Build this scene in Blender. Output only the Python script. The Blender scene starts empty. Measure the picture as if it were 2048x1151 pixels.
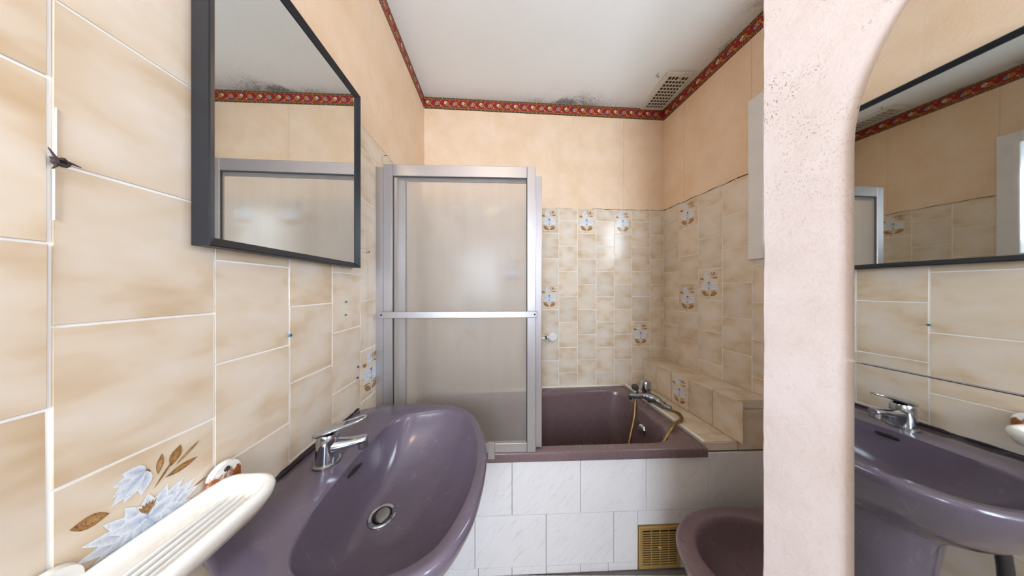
import bpy, bmesh, math, random
from mathutils import Vector, Matrix, Euler
random.seed(7)
sc = bpy.context.scene
COL = sc.collection

# ------------------------------------------------------------------ camera
H = 1.32                      # eye height above the floor
F = 450.0                     # focal length in pixels of a 2048 wide frame
cam_d = bpy.data.cameras.new('camera')
cam_d.sensor_width = 36.0
cam_d.lens = 36.0 * F / 2048.0
cam_d.shift_y = 1.5 / 2048.0
cam_d.clip_start = 0.01
cam = bpy.data.objects.new('camera', cam_d)
COL.objects.link(cam)
cam.location = (0, 0, H)
cam.rotation_euler = (math.pi / 2, 0, 0)
sc.camera = cam

# ------------------------------------------------------------------ light
wd = bpy.data.worlds.new('world')
sc.world = wd
wd.use_nodes = True
wd.node_tree.nodes['Background'].inputs[0].default_value = (0.75, 0.86, 1.0, 1)
wd.node_tree.nodes['Background'].inputs[1].default_value = 1.0
vs = sc.view_settings
vs.view_transform = 'Standard'
vs.look = 'None'
vs.gamma = 1.0
vs.use_curve_mapping = False
vs.exposure = 0.62


def area(name, loc, direction, sx, sy, power, col):
    l = bpy.data.lights.new(name, 'AREA')
    l.shape = 'RECTANGLE'
    l.size, l.size_y = sx, sy
    l.energy = power
    l.color = col
    o = bpy.data.objects.new(name, l)
    COL.objects.link(o)
    o.location = loc
    o.rotation_euler = Vector(direction).to_track_quat('-Z', 'Z').to_euler()
    return o


# daylight standing in the two window openings (alcove window, window behind the viewer)
area('daylight_alcove_window', (1.37, 0.885, H + 0.57), (-1, -0.12, -0.03), 0.46, 0.66, 7.0, (0.76, 0.87, 1.0))
area('daylight_rear_window', (-0.17, -1.27, H + 0.28), (0, 1, 0), 0.50, 1.05, 32, (0.71, 0.83, 1.0))

# ------------------------------------------------------------------ materials
def s2l(c):
    def f(v):
        v = v / 255.0
        return v / 12.92 if v <= 0.04045 else ((v + 0.055) / 1.055) ** 2.4
    return (f(c[0]), f(c[1]), f(c[2]), 1.0)


class NT:
    def __init__(self, name):
        self.m = bpy.data.materials.new(name)
        self.m.use_nodes = True
        self.nt = self.m.node_tree
        self.b = self.nt.nodes['Principled BSDF']
        self.out = self.nt.nodes['Material Output']

    def n(self, typ, **kw):
        nd = self.nt.nodes.new(typ)
        for k, v in kw.items():
            setattr(nd, k, v)
        return nd

    def set(self, nd, key, val):
        if hasattr(val, 'is_linked') or isinstance(val, bpy.types.NodeSocket):
            self.nt.links.new(val, nd.inputs[key])
        else:
            nd.inputs[key].default_value = val

    def math(self, op, a, b=0.0, clamp=False):
        nd = self.n('ShaderNodeMath', operation=op)
        nd.use_clamp = clamp
        self.set(nd, 0, a)
        self.set(nd, 1, b)
        return nd.outputs[0]

    def mix(self, fac, a, b, blend='MIX'):
        nd = self.n('ShaderNodeMix', data_type='RGBA', blend_type=blend)
        self.set(nd, 0, fac)
        self.set(nd, 6, a)
        self.set(nd, 7, b)
        return nd.outputs[2]

    def ramp(self, fac, lo, hi, a=0.0, b=1.0):
        nd = self.n('ShaderNodeMapRange')
        nd.clamp = True
        self.set(nd, 0, fac)
        self.set(nd, 1, lo)
        self.set(nd, 2, hi)
        self.set(nd, 3, a)
        self.set(nd, 4, b)
        return nd.outputs[0]

    def coord(self, kind='Object'):
        return self.n('ShaderNodeTexCoord').outputs[kind]

    def pos(self):
        return self.n('ShaderNodeNewGeometry').outputs['Position']

    def xyz(self, v):
        nd = self.n('ShaderNodeSeparateXYZ')
        self.set(nd, 0, v)
        return nd.outputs

    def mapping(self, v, scale=(1, 1, 1), rot=(0, 0, 0), loc=(0, 0, 0)):
        nd = self.n('ShaderNodeMapping')
        self.set(nd, 0, v)
        self.set(nd, 1, loc)
        self.set(nd, 2, rot)
        self.set(nd, 3, scale)
        return nd.outputs[0]

    def noise(self, v, scale, detail=3.0, rough=0.5, dist=0.0):
        nd = self.n('ShaderNodeTexNoise')
        self.set(nd, 'Vector', v)
        self.set(nd, 'Scale', scale)
        self.set(nd, 'Detail', detail)
        self.set(nd, 'Roughness', rough)
        self.set(nd, 'Distortion', dist)
        return nd.outputs[0]

    def bump(self, h, strength=0.2, dist=0.002):
        nd = self.n('ShaderNodeBump')
        self.set(nd, 'Strength', strength)
        self.set(nd, 'Distance', dist)
        self.set(nd, 'Height', h)
        self.nt.links.new(nd.outputs[0], self.b.inputs['Normal'])

    def base(self, c):
        self.set(self.b, 'Base Color', c)

    def rough(self, r):
        self.set(self.b, 'Roughness', r)


def simple(name, col, rough=0.5, metal=0.0, coat=0.0, var=0.06):
    t = NT(name)
    c = s2l(col)
    n = t.noise(t.coord(), 14.0, 4.0)
    d = tuple(max(0, v * (1 - 2 * var)) for v in c[:3]) + (1,)
    t.base(t.mix(n, c, d))
    t.rough(rough)
    t.b.inputs['Metallic'].default_value = metal
    t.b.inputs['Coat Weight'].default_value = coat
    return t.m


def rand_vec(t, scale=40.0):
    oi = t.n('ShaderNodeObjectInfo')
    v = t.math('MULTIPLY', oi.outputs['Random'], scale)
    c = t.n('ShaderNodeCombineXYZ')
    t.set(c, 0, v)
    t.set(c, 1, t.math('MULTIPLY', v, 1.7))
    t.set(c, 2, t.math('MULTIPLY', v, 0.6))
    return c.outputs[0], oi.outputs['Random']


def vadd(t, a, b):
    nd = t.n('ShaderNodeVectorMath', operation='ADD')
    t.set(nd, 0, a)
    t.set(nd, 1, b)
    return nd.outputs[0]


def mat_tile(name, light, mid, dark):
    t = NT(name)
    rv, rnd = rand_vec(t)
    g = t.xyz(t.coord('Generated'))
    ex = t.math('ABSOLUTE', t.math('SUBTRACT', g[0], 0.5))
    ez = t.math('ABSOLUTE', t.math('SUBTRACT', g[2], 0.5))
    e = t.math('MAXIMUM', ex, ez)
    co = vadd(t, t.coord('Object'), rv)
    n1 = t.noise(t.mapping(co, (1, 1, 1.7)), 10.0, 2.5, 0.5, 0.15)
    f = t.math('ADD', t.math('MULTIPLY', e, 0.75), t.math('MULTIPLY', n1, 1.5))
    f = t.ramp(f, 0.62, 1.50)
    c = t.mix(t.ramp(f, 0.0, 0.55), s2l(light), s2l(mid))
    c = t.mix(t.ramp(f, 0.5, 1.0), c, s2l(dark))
    val = t.math('ADD', 0.95, t.math('MULTIPLY', rnd, 0.1))
    h = t.n('ShaderNodeHueSaturation')
    t.set(h, 'Value', val)
    t.set(h, 'Color', c)
    t.base(h.outputs[0])
    t.rough(0.16)
    t.b.inputs['Coat Weight'].default_value = 0.0
    t.bump(t.noise(co, 22.0, 2.0), 0.10, 0.003)
    return t.m


M = {}
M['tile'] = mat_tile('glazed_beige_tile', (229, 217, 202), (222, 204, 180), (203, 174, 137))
M['grout'] = simple('white_grout', (250, 250, 248), 0.8, var=0.02)


def mat_stone_tile(name, a, b, vein):
    t = NT(name)
    rv, rnd = rand_vec(t)
    co = vadd(t, t.coord('Object'), rv)
    m = t.mapping(t.mapping(co, (1, 1, 1), (0, math.radians(48), 0)), (9.0, 9.0, 75.0))
    n = t.noise(m, 1.5, 5.0, 0.62, 0.5)
    n2 = t.noise(co, 6.0, 3.0)
    c = t.mix(n2, s2l(a), s2l(b))
    c = t.mix(t.ramp(n, 0.56, 0.72, 0, 0.42), c, s2l(vein))
    t.base(c)
    t.rough(0.34)
    t.bump(n, 0.35, 0.004)
    return t.m


M['stone'] = mat_stone_tile('white_veined_tile', (240, 238, 238), (231, 227, 226), (188, 180, 176))
M['stone_grout'] = simple('grey_grout', (120, 112, 106), 0.9)


def mat_floor():
    t = NT('pale_floor_tile')
    rv, rnd = rand_vec(t)
    co = vadd(t, t.coord('Object'), rv)
    n = t.noise(t.mapping(co, (40.0, 4.0, 4.0)), 1.4, 4.0)
    t.base(t.mix(t.ramp(n, 0.4, 0.7), s2l((214, 208, 198)), s2l((176, 164, 152))))
    t.rough(0.4)
    return t.m


M['floor_tile'] = mat_floor()


def mat_wallpaper(name, a, b, speck=False):
    t = NT(name)
    p = t.pos()
    n = t.noise(p, 7.0, 5.0, 0.6)
    fine = t.noise(t.mapping(p, (1, 1, 1), (0.5, 0.3, 0.9)), 90.0, 4.0, 0.65, 0.8)
    c = t.mix(t.ramp(n, 0.35, 0.65), s2l(a), s2l(b))
    c = t.mix(t.ramp(fine, 0.55, 0.75, 0, 0.16), c, s2l((170, 140, 112)))
    if speck:
        x = t.xyz(p)
        up = t.ramp(x[2], H + 0.02, H + 0.42)
        sp = t.noise(p, 330.0, 2.0, 0.5)
        cl = t.noise(p, 12.0, 3.0, 0.6)
        k = t.math('MULTIPLY', t.ramp(sp, 0.59, 0.66), t.math('MULTIPLY', up, t.ramp(cl, 0.44, 0.60)))
        c = t.mix(k, c, s2l((112, 88, 70)))
        cr = t.noise(t.mapping(p, (1, 1, 0.6)), 26.0, 6.0, 0.7, 1.2)
        line = t.ramp(t.math('ABSOLUTE', t.math('SUBTRACT', cr, 0.5)), 0.0, 0.006, 0.30, 0.0)
        c = t.mix(line, c, s2l((165, 140, 120)))
    t.base(c)
    t.rough(0.62)
    t.bump(fine, 0.35, 0.0015)
    return t.m


M['paper'] = mat_wallpaper('peach_wallpaper', (240, 214, 186), (233, 202, 168))
M['paper_speck'] = mat_wallpaper('peach_wallpaper_spotted_cool_lit', (225, 214, 211), (215, 201, 195), True)  # spotted peach paper, base paled to hold the bluish light on the partition
M['plaster'] = simple('bare_plaster', (216, 206, 198), 0.9, var=0.12)
M['plain_wall'] = simple('plain_wall_paint', (236, 226, 214), 0.8)

# plan of the room: depth of the back wall at lateral x, lateral of the walls at depth y
LX = lambda y: -0.553 - 0.0533 * y
RX = lambda y: 1.40 - 0.1222 * y
NX = lambda y: 0.4755 - 0.0853 * y
BY = lambda x: 1.637 + 0.0646 * (x + 0.640)
CEIL = H + 1.396


def mat_ceiling():
    t = NT('white_ceiling_paint')
    p = t.pos()
    x = t.xyz(p)
    n = t.noise(p, 3.0, 3.0)
    c = t.mix(n, s2l((240, 240, 238)), s2l((230, 230, 226)))
    # mould along the wall junctions: distance to the back wall and to the right wall
    db = t.math('SUBTRACT', t.math('ADD', 1.678, t.math('MULTIPLY', x[0], 0.0646)), x[1])
    dr = t.math('SUBTRACT', t.math('SUBTRACT', 1.40, t.math('MULTIPLY', x[1], 0.1222)), x[0])
    big = t.noise(p, 4.0, 3.0, 0.6)
    sp = t.noise(p, 85.0, 5.0, 0.75)
    kb = t.math('MULTIPLY', t.ramp(db, 0.0, 0.24, 1, 0), t.ramp(t.math('ABSOLUTE', t.math('SUBTRACT', x[0], 0.42)), 0.05, 0.55, 1, 0.15))
    kr = t.math('MULTIPLY', t.ramp(dr, 0.0, 0.20, 1, 0), t.ramp(x[1], 1.5, 1.2, 0.2, 1.0))
    k = t.math('MAXIMUM', kb, kr)
    k = t.math('MULTIPLY', k, t.ramp(big, 0.32, 0.52))
    thr = t.ramp(t.math('ADD', sp, t.math('MULTIPLY', k, 0.42)), 0.66, 0.86)
    k = t.math('MULTIPLY', thr, t.math('MULTIPLY', k, 1.1, True), True)
    t.base(t.mix(t.math('MULTIPLY', k, 0.8), c, s2l((70, 66, 60))))
    t.rough(0.75)
    t.bump(t.noise(p, 160.0, 3.0), 0.2, 0.001)
    return t.m


M['ceiling'] = mat_ceiling()


def mat_ceramic(name, a, b, rough, streak=True):
    t = NT(name)
    p = t.pos()
    n = t.noise(p, 9.0, 5.0, 0.6)
    c = t.mix(n, s2l(a), s2l(b))
    if streak:
        s = t.noise(t.mapping(p, (1, 1, 0.35)), 28.0, 6.0, 0.72, 0.6)
        c = t.mix(t.ramp(s, 0.58, 0.80, 0, 0.35), c, s2l((168, 156, 158)))
    t.base(c)
    t.rough(t.ramp(n, 0.3, 0.7, rough, rough + 0.10))
    t.b.inputs['Coat Weight'].default_value = 0.25
    t.b.inputs['Coat Roughness'].default_value = 0.08
    return t.m


M['sink'] = mat_ceramic('mauve_ceramic', (107, 96, 110), (92, 82, 95), 0.11)
M['tub'] = mat_ceramic('mauve_enamel', (120, 98, 99), (110, 89, 90), 0.22)
M['bidet'] = mat_ceramic('dusty_mauve_ceramic', (118, 96, 100), (110, 89, 93), 0.25)


def mat_soap():
    t = NT('white_stained_ceramic')
    p = t.coord('Object')
    x = t.xyz(p)
    n = t.noise(p, 22.0, 5.0, 0.65)
    c = t.mix(n, s2l((246, 244, 238)), s2l((238, 234, 224)))
    k = t.math('MULTIPLY', t.ramp(x[2], -0.010, -0.019), t.ramp(n, 0.45, 0.72, 0.18, 0.7))
    c = t.mix(k, c, s2l((214, 190, 150)))
    t.base(c)
    t.rough(0.16)
    return t.m


M['soap'] = mat_soap()


def mat_rust():
    t = NT('rusty_white_ceramic')
    p = t.coord('Object')
    n = t.noise(p, 70.0, 5.0, 0.7)
    x = t.xyz(p)
    k = t.ramp(t.math('SUBTRACT', n, t.math('MULTIPLY', x[2], 9.0)), 0.40, 0.50)
    t.base(t.mix(k, s2l((240, 236, 228)), t.mix(t.noise(p, 160.0), s2l((186, 104, 36)), s2l((96, 50, 22)))))
    t.rough(0.4)
    return t.m


M['rust'] = mat_rust()
M['chrome'] = simple('worn_chrome', (200, 205, 212), 0.13, 1.0, var=0.12)
M['chrome_dull'] = simple('limescaled_chrome', (170, 172, 172), 0.30, 1.0, var=0.2)
M['gold'] = simple('brass_hose', (178, 148, 96), 0.32, 0.85, var=0.15)
M['alu'] = simple('satin_aluminium', (180, 176, 177), 0.36, 0.75, var=0.04)
M['alu_dark'] = simple('aluminium_edge', (150, 150, 150), 0.4, 0.8)
M['rubber'] = simple('dark_rubber', (52, 50, 52), 0.6)
M['black'] = simple('black_frame_paint', (26, 30, 36), 0.35)
M['black_hole'] = simple('dark_cavity', (24, 16, 14), 0.9)
M['white_plastic'] = simple('white_plastic', (240, 238, 234), 0.35)
M['old_plastic'] = simple('ivory_plastic', (226, 220, 206), 0.4, var=0.1)
M['brown_hole'] = simple('brown_duct', (92, 66, 36), 0.8, var=0.3)
M['brass_grille'] = simple('tan_painted_metal', (196, 160, 96), 0.42, 0.25, var=0.12)
M['teal'] = simple('teal_plastic', (40, 150, 176), 0.5)
M['green'] = simple('green_plastic', (40, 150, 110), 0.5)
M['navy'] = simple('navy_plastic', (34, 66, 120), 0.5)
M['brown_metal'] = simple('corroded_metal', (88, 70, 72), 0.6, 0.4, var=0.25)
M['mortar'] = simple('cream_sealant', (236, 230, 216), 0.7)
M['grime'] = simple('black_mildew_sealant', (52, 42, 42), 0.7, var=0.3)
M['window_white'] = simple('white_window_frame', (240, 238, 236), 0.35)
M['curtain_dark'] = simple('dark_pipe', (52, 48, 48), 0.5)


def mat_mirror(name, dirt):
    t = NT(name)
    p = t.coord('Object')
    n = t.noise(t.mapping(p, (1, 1, 0.25)), 36.0, 5.0, 0.7)
    t.base(t.mix(t.ramp(n, 0.55, 0.8, 0, dirt), s2l((222, 224, 222)), s2l((200, 200, 200))))
    t.b.inputs['Metallic'].default_value = 1.0
    t.rough(0.015)
    return t.m


M['mirror'] = mat_mirror('mirror_silver', 0.25)
M['mirror2'] = mat_mirror('mirror_silver_spotted', 0.5)


def mat_frost():
    t = NT('frosted_glass')
    nt = t.nt
    p = t.pos()
    r = t.n('ShaderNodeBsdfRefraction')
    r.inputs['IOR'].default_value = 1.06
    r.inputs['Roughness'].default_value = 0.45
    r.inputs['Color'].default_value = (1, 1, 1, 1)
    tr = t.n('ShaderNodeBsdfTranslucent')
    st = t.noise(t.mapping(p, (9, 9, 0.7)), 3.0, 5.0, 0.65)
    t.set(tr, 'Color', t.mix(st, s2l((250, 247, 242)), s2l((214, 208, 200))))
    df = t.n('ShaderNodeBsdfDiffuse')
    t.set(df, 'Color', t.mix(st, s2l((226, 222, 216)), s2l((200, 194, 188))))
    gl = t.n('ShaderNodeBsdfGlossy')
    gl.inputs['Roughness'].default_value = 0.4
    m0 = t.n('ShaderNodeMixShader')
    m0.inputs[0].default_value = 0.35
    nt.links.new(tr.outputs[0], m0.inputs[1])
    nt.links.new(df.outputs[0], m0.inputs[2])
    m1 = t.n('ShaderNodeMixShader')
    m1.inputs[0].default_value = 0.42
    nt.links.new(r.outputs[0], m1.inputs[1])
    nt.links.new(m0.outputs[0], m1.inputs[2])
    m2 = t.n('ShaderNodeMixShader')
    m2.inputs[0].default_value = 0.015
    nt.links.new(m1.outputs[0], m2.inputs[1])
    nt.links.new(gl.outputs[0], m2.inputs[2])
    nt.links.new(m2.outputs[0], t.out.inputs[0])
    bp = t.n('ShaderNodeBump')
    bp.inputs['Strength'].default_value = 0.25
    bp.inputs['Distance'].default_value = 0.001
    t.set(bp, 'Height', t.noise(p, 260.0, 2.0))
    nt.links.new(bp.outputs[0], r.inputs['Normal'])
    nt.links.new(bp.outputs[0], gl.inputs['Normal'])
    return t.m


M['frost'] = mat_frost()


def mat_pane():
    t = NT('clear_window_pane')
    tr = t.n('ShaderNodeBsdfTransparent')
    gl = t.n('ShaderNodeBsdfGlossy')
    gl.inputs['Roughness'].default_value = 0.5
    m = t.n('ShaderNodeMixShader')
    m.inputs[0].default_value = 0.02
    t.nt.links.new(tr.outputs[0], m.inputs[1])
    t.nt.links.new(gl.outputs[0], m.inputs[2])
    t.nt.links.new(m.outputs[0], t.out.inputs[0])
    return t.m


M['pane'] = mat_pane()


def mat_print(name):
    t = NT(name)
    a = t.n('ShaderNodeVertexColor')
    a.layer_name = 'Col'
    p = t.coord('Object')
    n = t.noise(t.mapping(p, (1, 1, 0.5)), 420.0, 3.0, 0.6)
    c = a.outputs['Color']
    pet = t.mix(t.ramp(n, 0.48, 0.70, 0, 0.28), c, s2l((96, 112, 150)))
    v = t.n('ShaderNodeTexVoronoi')
    t.set(v, 'Vector', p)
    t.set(v, 'Scale', 330.0)
    dots = t.ramp(v.outputs['Distance'], 0.22, 0.40, 0.85, 0.0)
    lf = t.mix(dots, c, s2l((92, 58, 34)))
    t.base(t.mix(a.outputs['Alpha'], lf, pet))
    t.rough(0.2)
    return t.m


M['print'] = mat_print('fired_flower_print')


def mat_border_print():
    t = NT('border_print')
    a = t.n('ShaderNodeVertexColor')
    a.layer_name = 'Col'
    t.base(a.outputs[0])
    t.rough(0.6)
    return t.m


M['border_print'] = mat_border_print()

# ------------------------------------------------------------------ mesh helpers
def mesh_obj(name, bm_or_mesh, mat, parent=None, smooth=False, loc=None):
    if isinstance(bm_or_mesh, bmesh.types.BMesh):
        bmesh.ops.recalc_face_normals(bm_or_mesh, faces=bm_or_mesh.faces)
        me = bpy.data.meshes.new(name)
        bm_or_mesh.to_mesh(me)
        bm_or_mesh.free()
    else:
        me = bm_or_mesh
    if mat is not None and not me.materials:
        me.materials.append(M[mat])
    if smooth:
        for p in me.polygons:
            p.use_smooth = True
    o = bpy.data.objects.new(name, me)
    COL.objects.link(o)
    if parent is not None:
        o.parent = parent
    if loc is not None:
        o.location = loc
    return o


def auto_smooth(o, deg=40):
    me = o.data
    for p in me.polygons:
        p.use_smooth = True
    bm = bmesh.new()
    bm.from_mesh(me)
    for e in bm.edges:
        if len(e.link_faces) == 2:
            e.smooth = e.calc_face_angle(0) < math.radians(deg)
    bm.to_mesh(me)
    bm.free()
    return o


def empty(name, loc, rotz=0.0, label=None, cat=None, group=None):
    o = bpy.data.objects.new(name, None)
    o.empty_display_size = 0.05
    COL.objects.link(o)
    o.location = loc
    o.rotation_euler = (0, 0, rotz)
    if label:
        tag(o, label, cat, group)
    return o


def tag(o, label, cat, group=None):
    o['label'] = label
    o['category'] = cat
    if group:
        o['group'] = group
    return o


def struct(o, label, cat):
    o['kind'] = 'structure'
    o['label'] = label
    o['category'] = cat
    return o


def add_box(bm, lo, hi, bevel=0.0, seg=1):
    vs_ = [bm.verts.new((x, y, z)) for x in (lo[0], hi[0]) for y in (lo[1], hi[1]) for z in (lo[2], hi[2])]
    q = [(0, 1, 3, 2), (4, 6, 7, 5), (0, 4, 5, 1), (2, 3, 7, 6), (0, 2, 6, 4), (1, 5, 7, 3)]
    fs = [bm.faces.new([vs_[i] for i in f]) for f in q]
    if bevel > 0:
        es = list({e for f in fs for e in f.edges})
        bmesh.ops.bevel(bm, geom=es, offset=bevel, segments=seg, affect='EDGES', profile=0.5)
    return fs


def box(name, lo, hi, mat, parent=None, bevel=0.0, seg=1):
    bm = bmesh.new()
    add_box(bm, lo, hi, bevel, seg)
    return mesh_obj(name, bm, mat, parent)


def loft(bm, rings, close=True, cap0=False, cap1=False):
    R = [[bm.verts.new(p) for p in r] for r in rings]
    n = len(rings[0])
    for a, b in zip(R[:-1], R[1:]):
        for i in range(n if close else n - 1):
            j = (i + 1) % n
            bm.faces.new((a[i], a[j], b[j], b[i]))
    if cap0:
        bm.faces.new(list(reversed(R[0])))
    if cap1:
        bm.faces.new(R[-1])
    return R


def catmull(pts, n=8, closed=False):
    P = [Vector(p) for p in pts]
    out = []
    m = len(P)
    rng = range(m) if closed else range(m - 1)
    for i in rng:
        if closed:
            p0, p1, p2, p3 = P[(i - 1) % m], P[i], P[(i + 1) % m], P[(i + 2) % m]
        else:
            p0, p1, p2, p3 = P[max(i - 1, 0)], P[i], P[i + 1], P[min(i + 2, m - 1)]
        for k in range(n):
            t = k / n
            out.append(0.5 * ((2 * p1) + (p2 - p0) * t + (2 * p0 - 5 * p1 + 4 * p2 - p3) * t * t
                              + (3 * p1 - p0 - 3 * p2 + p3) * t ** 3))
    if not closed:
        out.append(P[-1])
    return out


def tube(bm, pts, r, n=10, cap=True):
    """sweep a circle (radius r or list of radii) along a polyline"""
    P = [Vector(p) for p in pts]
    rad = r if isinstance(r, (list, tuple)) else [r] * len(P)
    rings = []
    up = None
    for i, p in enumerate(P):
        d = (P[min(i + 1, len(P) - 1)] - P[max(i - 1, 0)]).normalized()
        if up is None:
            up = Vector((0, 0, 1)) if abs(d.z) < 0.9 else Vector((1, 0, 0))
        a = d.cross(up).normalized()
        b = a.cross(d).normalized()
        up = b
        rings.append([p + (a * math.cos(2 * math.pi * k / n) + b * math.sin(2 * math.pi * k / n)) * rad[i] for k in range(n)])
    loft(bm, rings, True, cap, cap)


def lathe(bm, prof, center=(0, 0, 0), axis=(0, 0, 1), n=24, cap0=True, cap1=True):
    """prof: list of (radius, height) along axis"""
    q = Vector(axis).normalized().to_track_quat('Z', 'Y').to_matrix()
    c = Vector(center)
    rings = [[c + q @ Vector((r * math.cos(2 * math.pi * k / n), r * math.sin(2 * math.pi * k / n), h)) for k in range(n)]
             for r, h in prof]
    loft(bm, rings, True, cap0, cap1)


def poly_prism(bm, pts, y0, y1):
    """prism of a polygon in local xz, from y0 to y1"""
    a = [bm.verts.new((p[0], y0, p[1])) for p in pts]
    b = [bm.verts.new((p[0], y1, p[1])) for p in pts]
    n = len(pts)
    bm.faces.new(a)
    bm.faces.new(list(reversed(b)))
    for i in range(n):
        j = (i + 1) % n
        bm.faces.new((a[i], b[i], b[j], a[j]))


def frame_matrix(o, t):
    """local x along t, local y into the wall, local z up"""
    t = Vector((t[0], t[1], 0)).normalized()
    y = Vector((-t.y, t.x, 0))
    m = Matrix(((t.x, y.x, 0, o[0]), (t.y, y.y, 0, o[1]), (0, 0, 1, o[2]), (0, 0, 0, 1)))
    return m


# ------------------------------------------------------------------ setting: walls
def wall_mesh(name, s0, s1, z0, z1, thick, mat, mtx, hole=None):
    bm = bmesh.new()
    if hole is None:
        add_box(bm, (s0, 0, z0), (s1, thick, z1))
    else:
        a, b, c, d = hole
        add_box(bm, (s0, 0, z0), (a, thick, z1))
        add_box(bm, (b, 0, z0), (s1, thick, z1))
        add_box(bm, (a, 0, z0), (b, thick, c))
        add_box(bm, (a, 0, d), (b, thick, z1))
    o = mesh_obj(name, bm, mat)
    o.matrix_world = mtx
    return o


# left wall: s = depth * 1.0014 ; right: s = -depth*1.0074 ; back: s along x from the left corner
mL = frame_matrix((LX(0), 0, H), (-0.0533, 1))
mR = frame_matrix((RX(0), 0, H), (0.1222, -1))
mB = frame_matrix((-0.640, BY(-0.640), H), (1, 0.0646))
mN = frame_matrix((NX(0), 0, H), (0.0853, -1))
KL, KR, KN, KB = 1.0014, 1.00744, 1.00363, 1.00208
FL = -H
CL = CEIL - H

wall_left = struct(wall_mesh('wall_left', -1.22, 1.66, FL, CL, 0.1, 'grout', mL),
                   'left wall clad in beige tiles with peach wallpaper above', 'wall')
wall_back = struct(wall_mesh('wall_back', -0.08, 1.93, FL, CL, 0.1, 'grout', mB),
                   'back wall above the bath, tiled below and peach papered above', 'wall')
WIN = (0.605, 1.170, 0.17, 0.965)      # alcove window opening: depth from, to, height from, to
wall_right = struct(wall_mesh('wall_right', -1.80, 0.35, FL, CL, 0.1, 'grout', mR,
                              (-WIN[1] * KR, -WIN[0] * KR, WIN[2], WIN[3])),
                    'right wall of the bath alcove, tiled below and papered above', 'wall')

# partition: its far end is a broken, ragged plaster edge
bm = bmesh.new()
zs = [FL + (CL - FL) * k / 180 for k in range(181)]
front, back_ = [], []
random.seed(3)
edge = [-(0.3985 + random.choice((0, 0, 0.0003, 0.0009)) * random.uniform(-1, 1) + 0.0006 * math.sin(k * 0.11) * math.sin(k * 0.29)) * KN for k in range(181)]
f0 = [bm.verts.new((1.22, 0, z)) for z in zs]
f1 = [bm.verts.new((e + 0.004, 0, z)) for e, z in zip(edge, zs)]
f2 = [bm.verts.new((e, 0.004, z)) for e, z in zip(edge, zs)]
f3 = [bm.verts.new((-0.398 * KN, 0.10, z)) for z in zs]
f4 = [bm.verts.new((1.22, 0.10, z)) for z in zs]
for a, b in ((f0, f1), (f1, f2), (f2, f3), (f3, f4), (f4, f0)):
    for i in range(180):
        bm.faces.new((a[i], a[i + 1], b[i + 1], b[i]))
wall_partition = mesh_obj('wall_partition', bm, 'paper_speck')
wall_partition.matrix_world = mN
struct(wall_partition, 'narrow papered partition wall with chipped plaster edge carrying the arched mirror', 'wall')

# rear walls (behind the viewer) close the room
W2 = (-0.13, 0.48, -0.30, 0.86)
wall_rear = wall_mesh('wall_rear', -0.62, 0.72, FL, CL, 0.1, 'plain_wall', frame_matrix((0, -1.20, H), (1, 0)), W2)
wall_rear.matrix_world = frame_matrix((0, -1.20, H), (-1, 0))
struct(wall_rear, 'plain rear wall behind the viewer with a window', 'wall')
wall_alcove = wall_mesh('wall_alcove', -1.48, -0.50, FL, CL, 0.1, 'plain_wall', frame_matrix((0, -0.25, H), (-1, 0)))
struct(wall_alcove, 'plain rear wall closing the alcove behind the partition', 'wall')

# ceiling and floor
ceiling = struct(box('ceiling', (-0.75, -1.32, CEIL), (1.65, 1.95, CEIL + 0.1), 'ceiling'),
                 'white ceiling with black mould spots along the border', 'ceiling')
floor = struct(box('floor', (-0.75, -1.32, -0.1), (1.65, 1.95, -0.004), 'stone_grout'),
               'pale streaked tile floor', 'floor')

# ------------------------------------------------------------------ tiles
tile_cache = {}


def tile_mesh(w, h, th, mat, bev=0.0006):
    k = (round(w, 4), round(h, 4), th, mat)
    if k not in tile_cache:
        bm = bmesh.new()
        vs_ = [bm.verts.new((x, y, z)) for y, ins in ((0.0, 0.0), (-(th - bev), 0.0), (-th, bev)) for x, z in
               ((ins, ins), (w - ins, ins), (w - ins, h - ins), (ins, h - ins))]
        for r in (0, 4):
            for i in range(4):
                j = (i + 1) % 4
                bm.faces.new((vs_[r + i], vs_[r + j], vs_[r + 4 + j], vs_[r + 4 + i]))
        bm.faces.new(vs_[8:12])
        bmesh.ops.recalc_face_normals(bm, faces=bm.faces)
        # open back: make sure that the visible face looks along -y
        bm.faces.ensure_lookup_table()
        if bm.faces[-1].normal.y > 0:
            bmesh.ops.reverse_faces(bm, faces=bm.faces)
        me = bpy.data.meshes.new('tile')
        bm.to_mesh(me)
        bm.free()
        me.materials.append(M[mat])
        tile_cache[k] = me
    return tile_cache[k]


GAP = 0.0036


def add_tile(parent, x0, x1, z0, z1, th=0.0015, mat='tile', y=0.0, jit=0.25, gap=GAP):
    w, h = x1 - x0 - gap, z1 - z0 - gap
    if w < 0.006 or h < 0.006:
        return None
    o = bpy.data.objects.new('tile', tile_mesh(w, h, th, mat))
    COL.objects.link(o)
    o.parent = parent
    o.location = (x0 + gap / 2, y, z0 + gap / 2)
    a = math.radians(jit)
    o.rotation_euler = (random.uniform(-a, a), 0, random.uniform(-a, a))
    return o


# printed flower on the decor tiles: petals and leaves as a thin print, in unit tile coordinates
print_cache = {}


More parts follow.
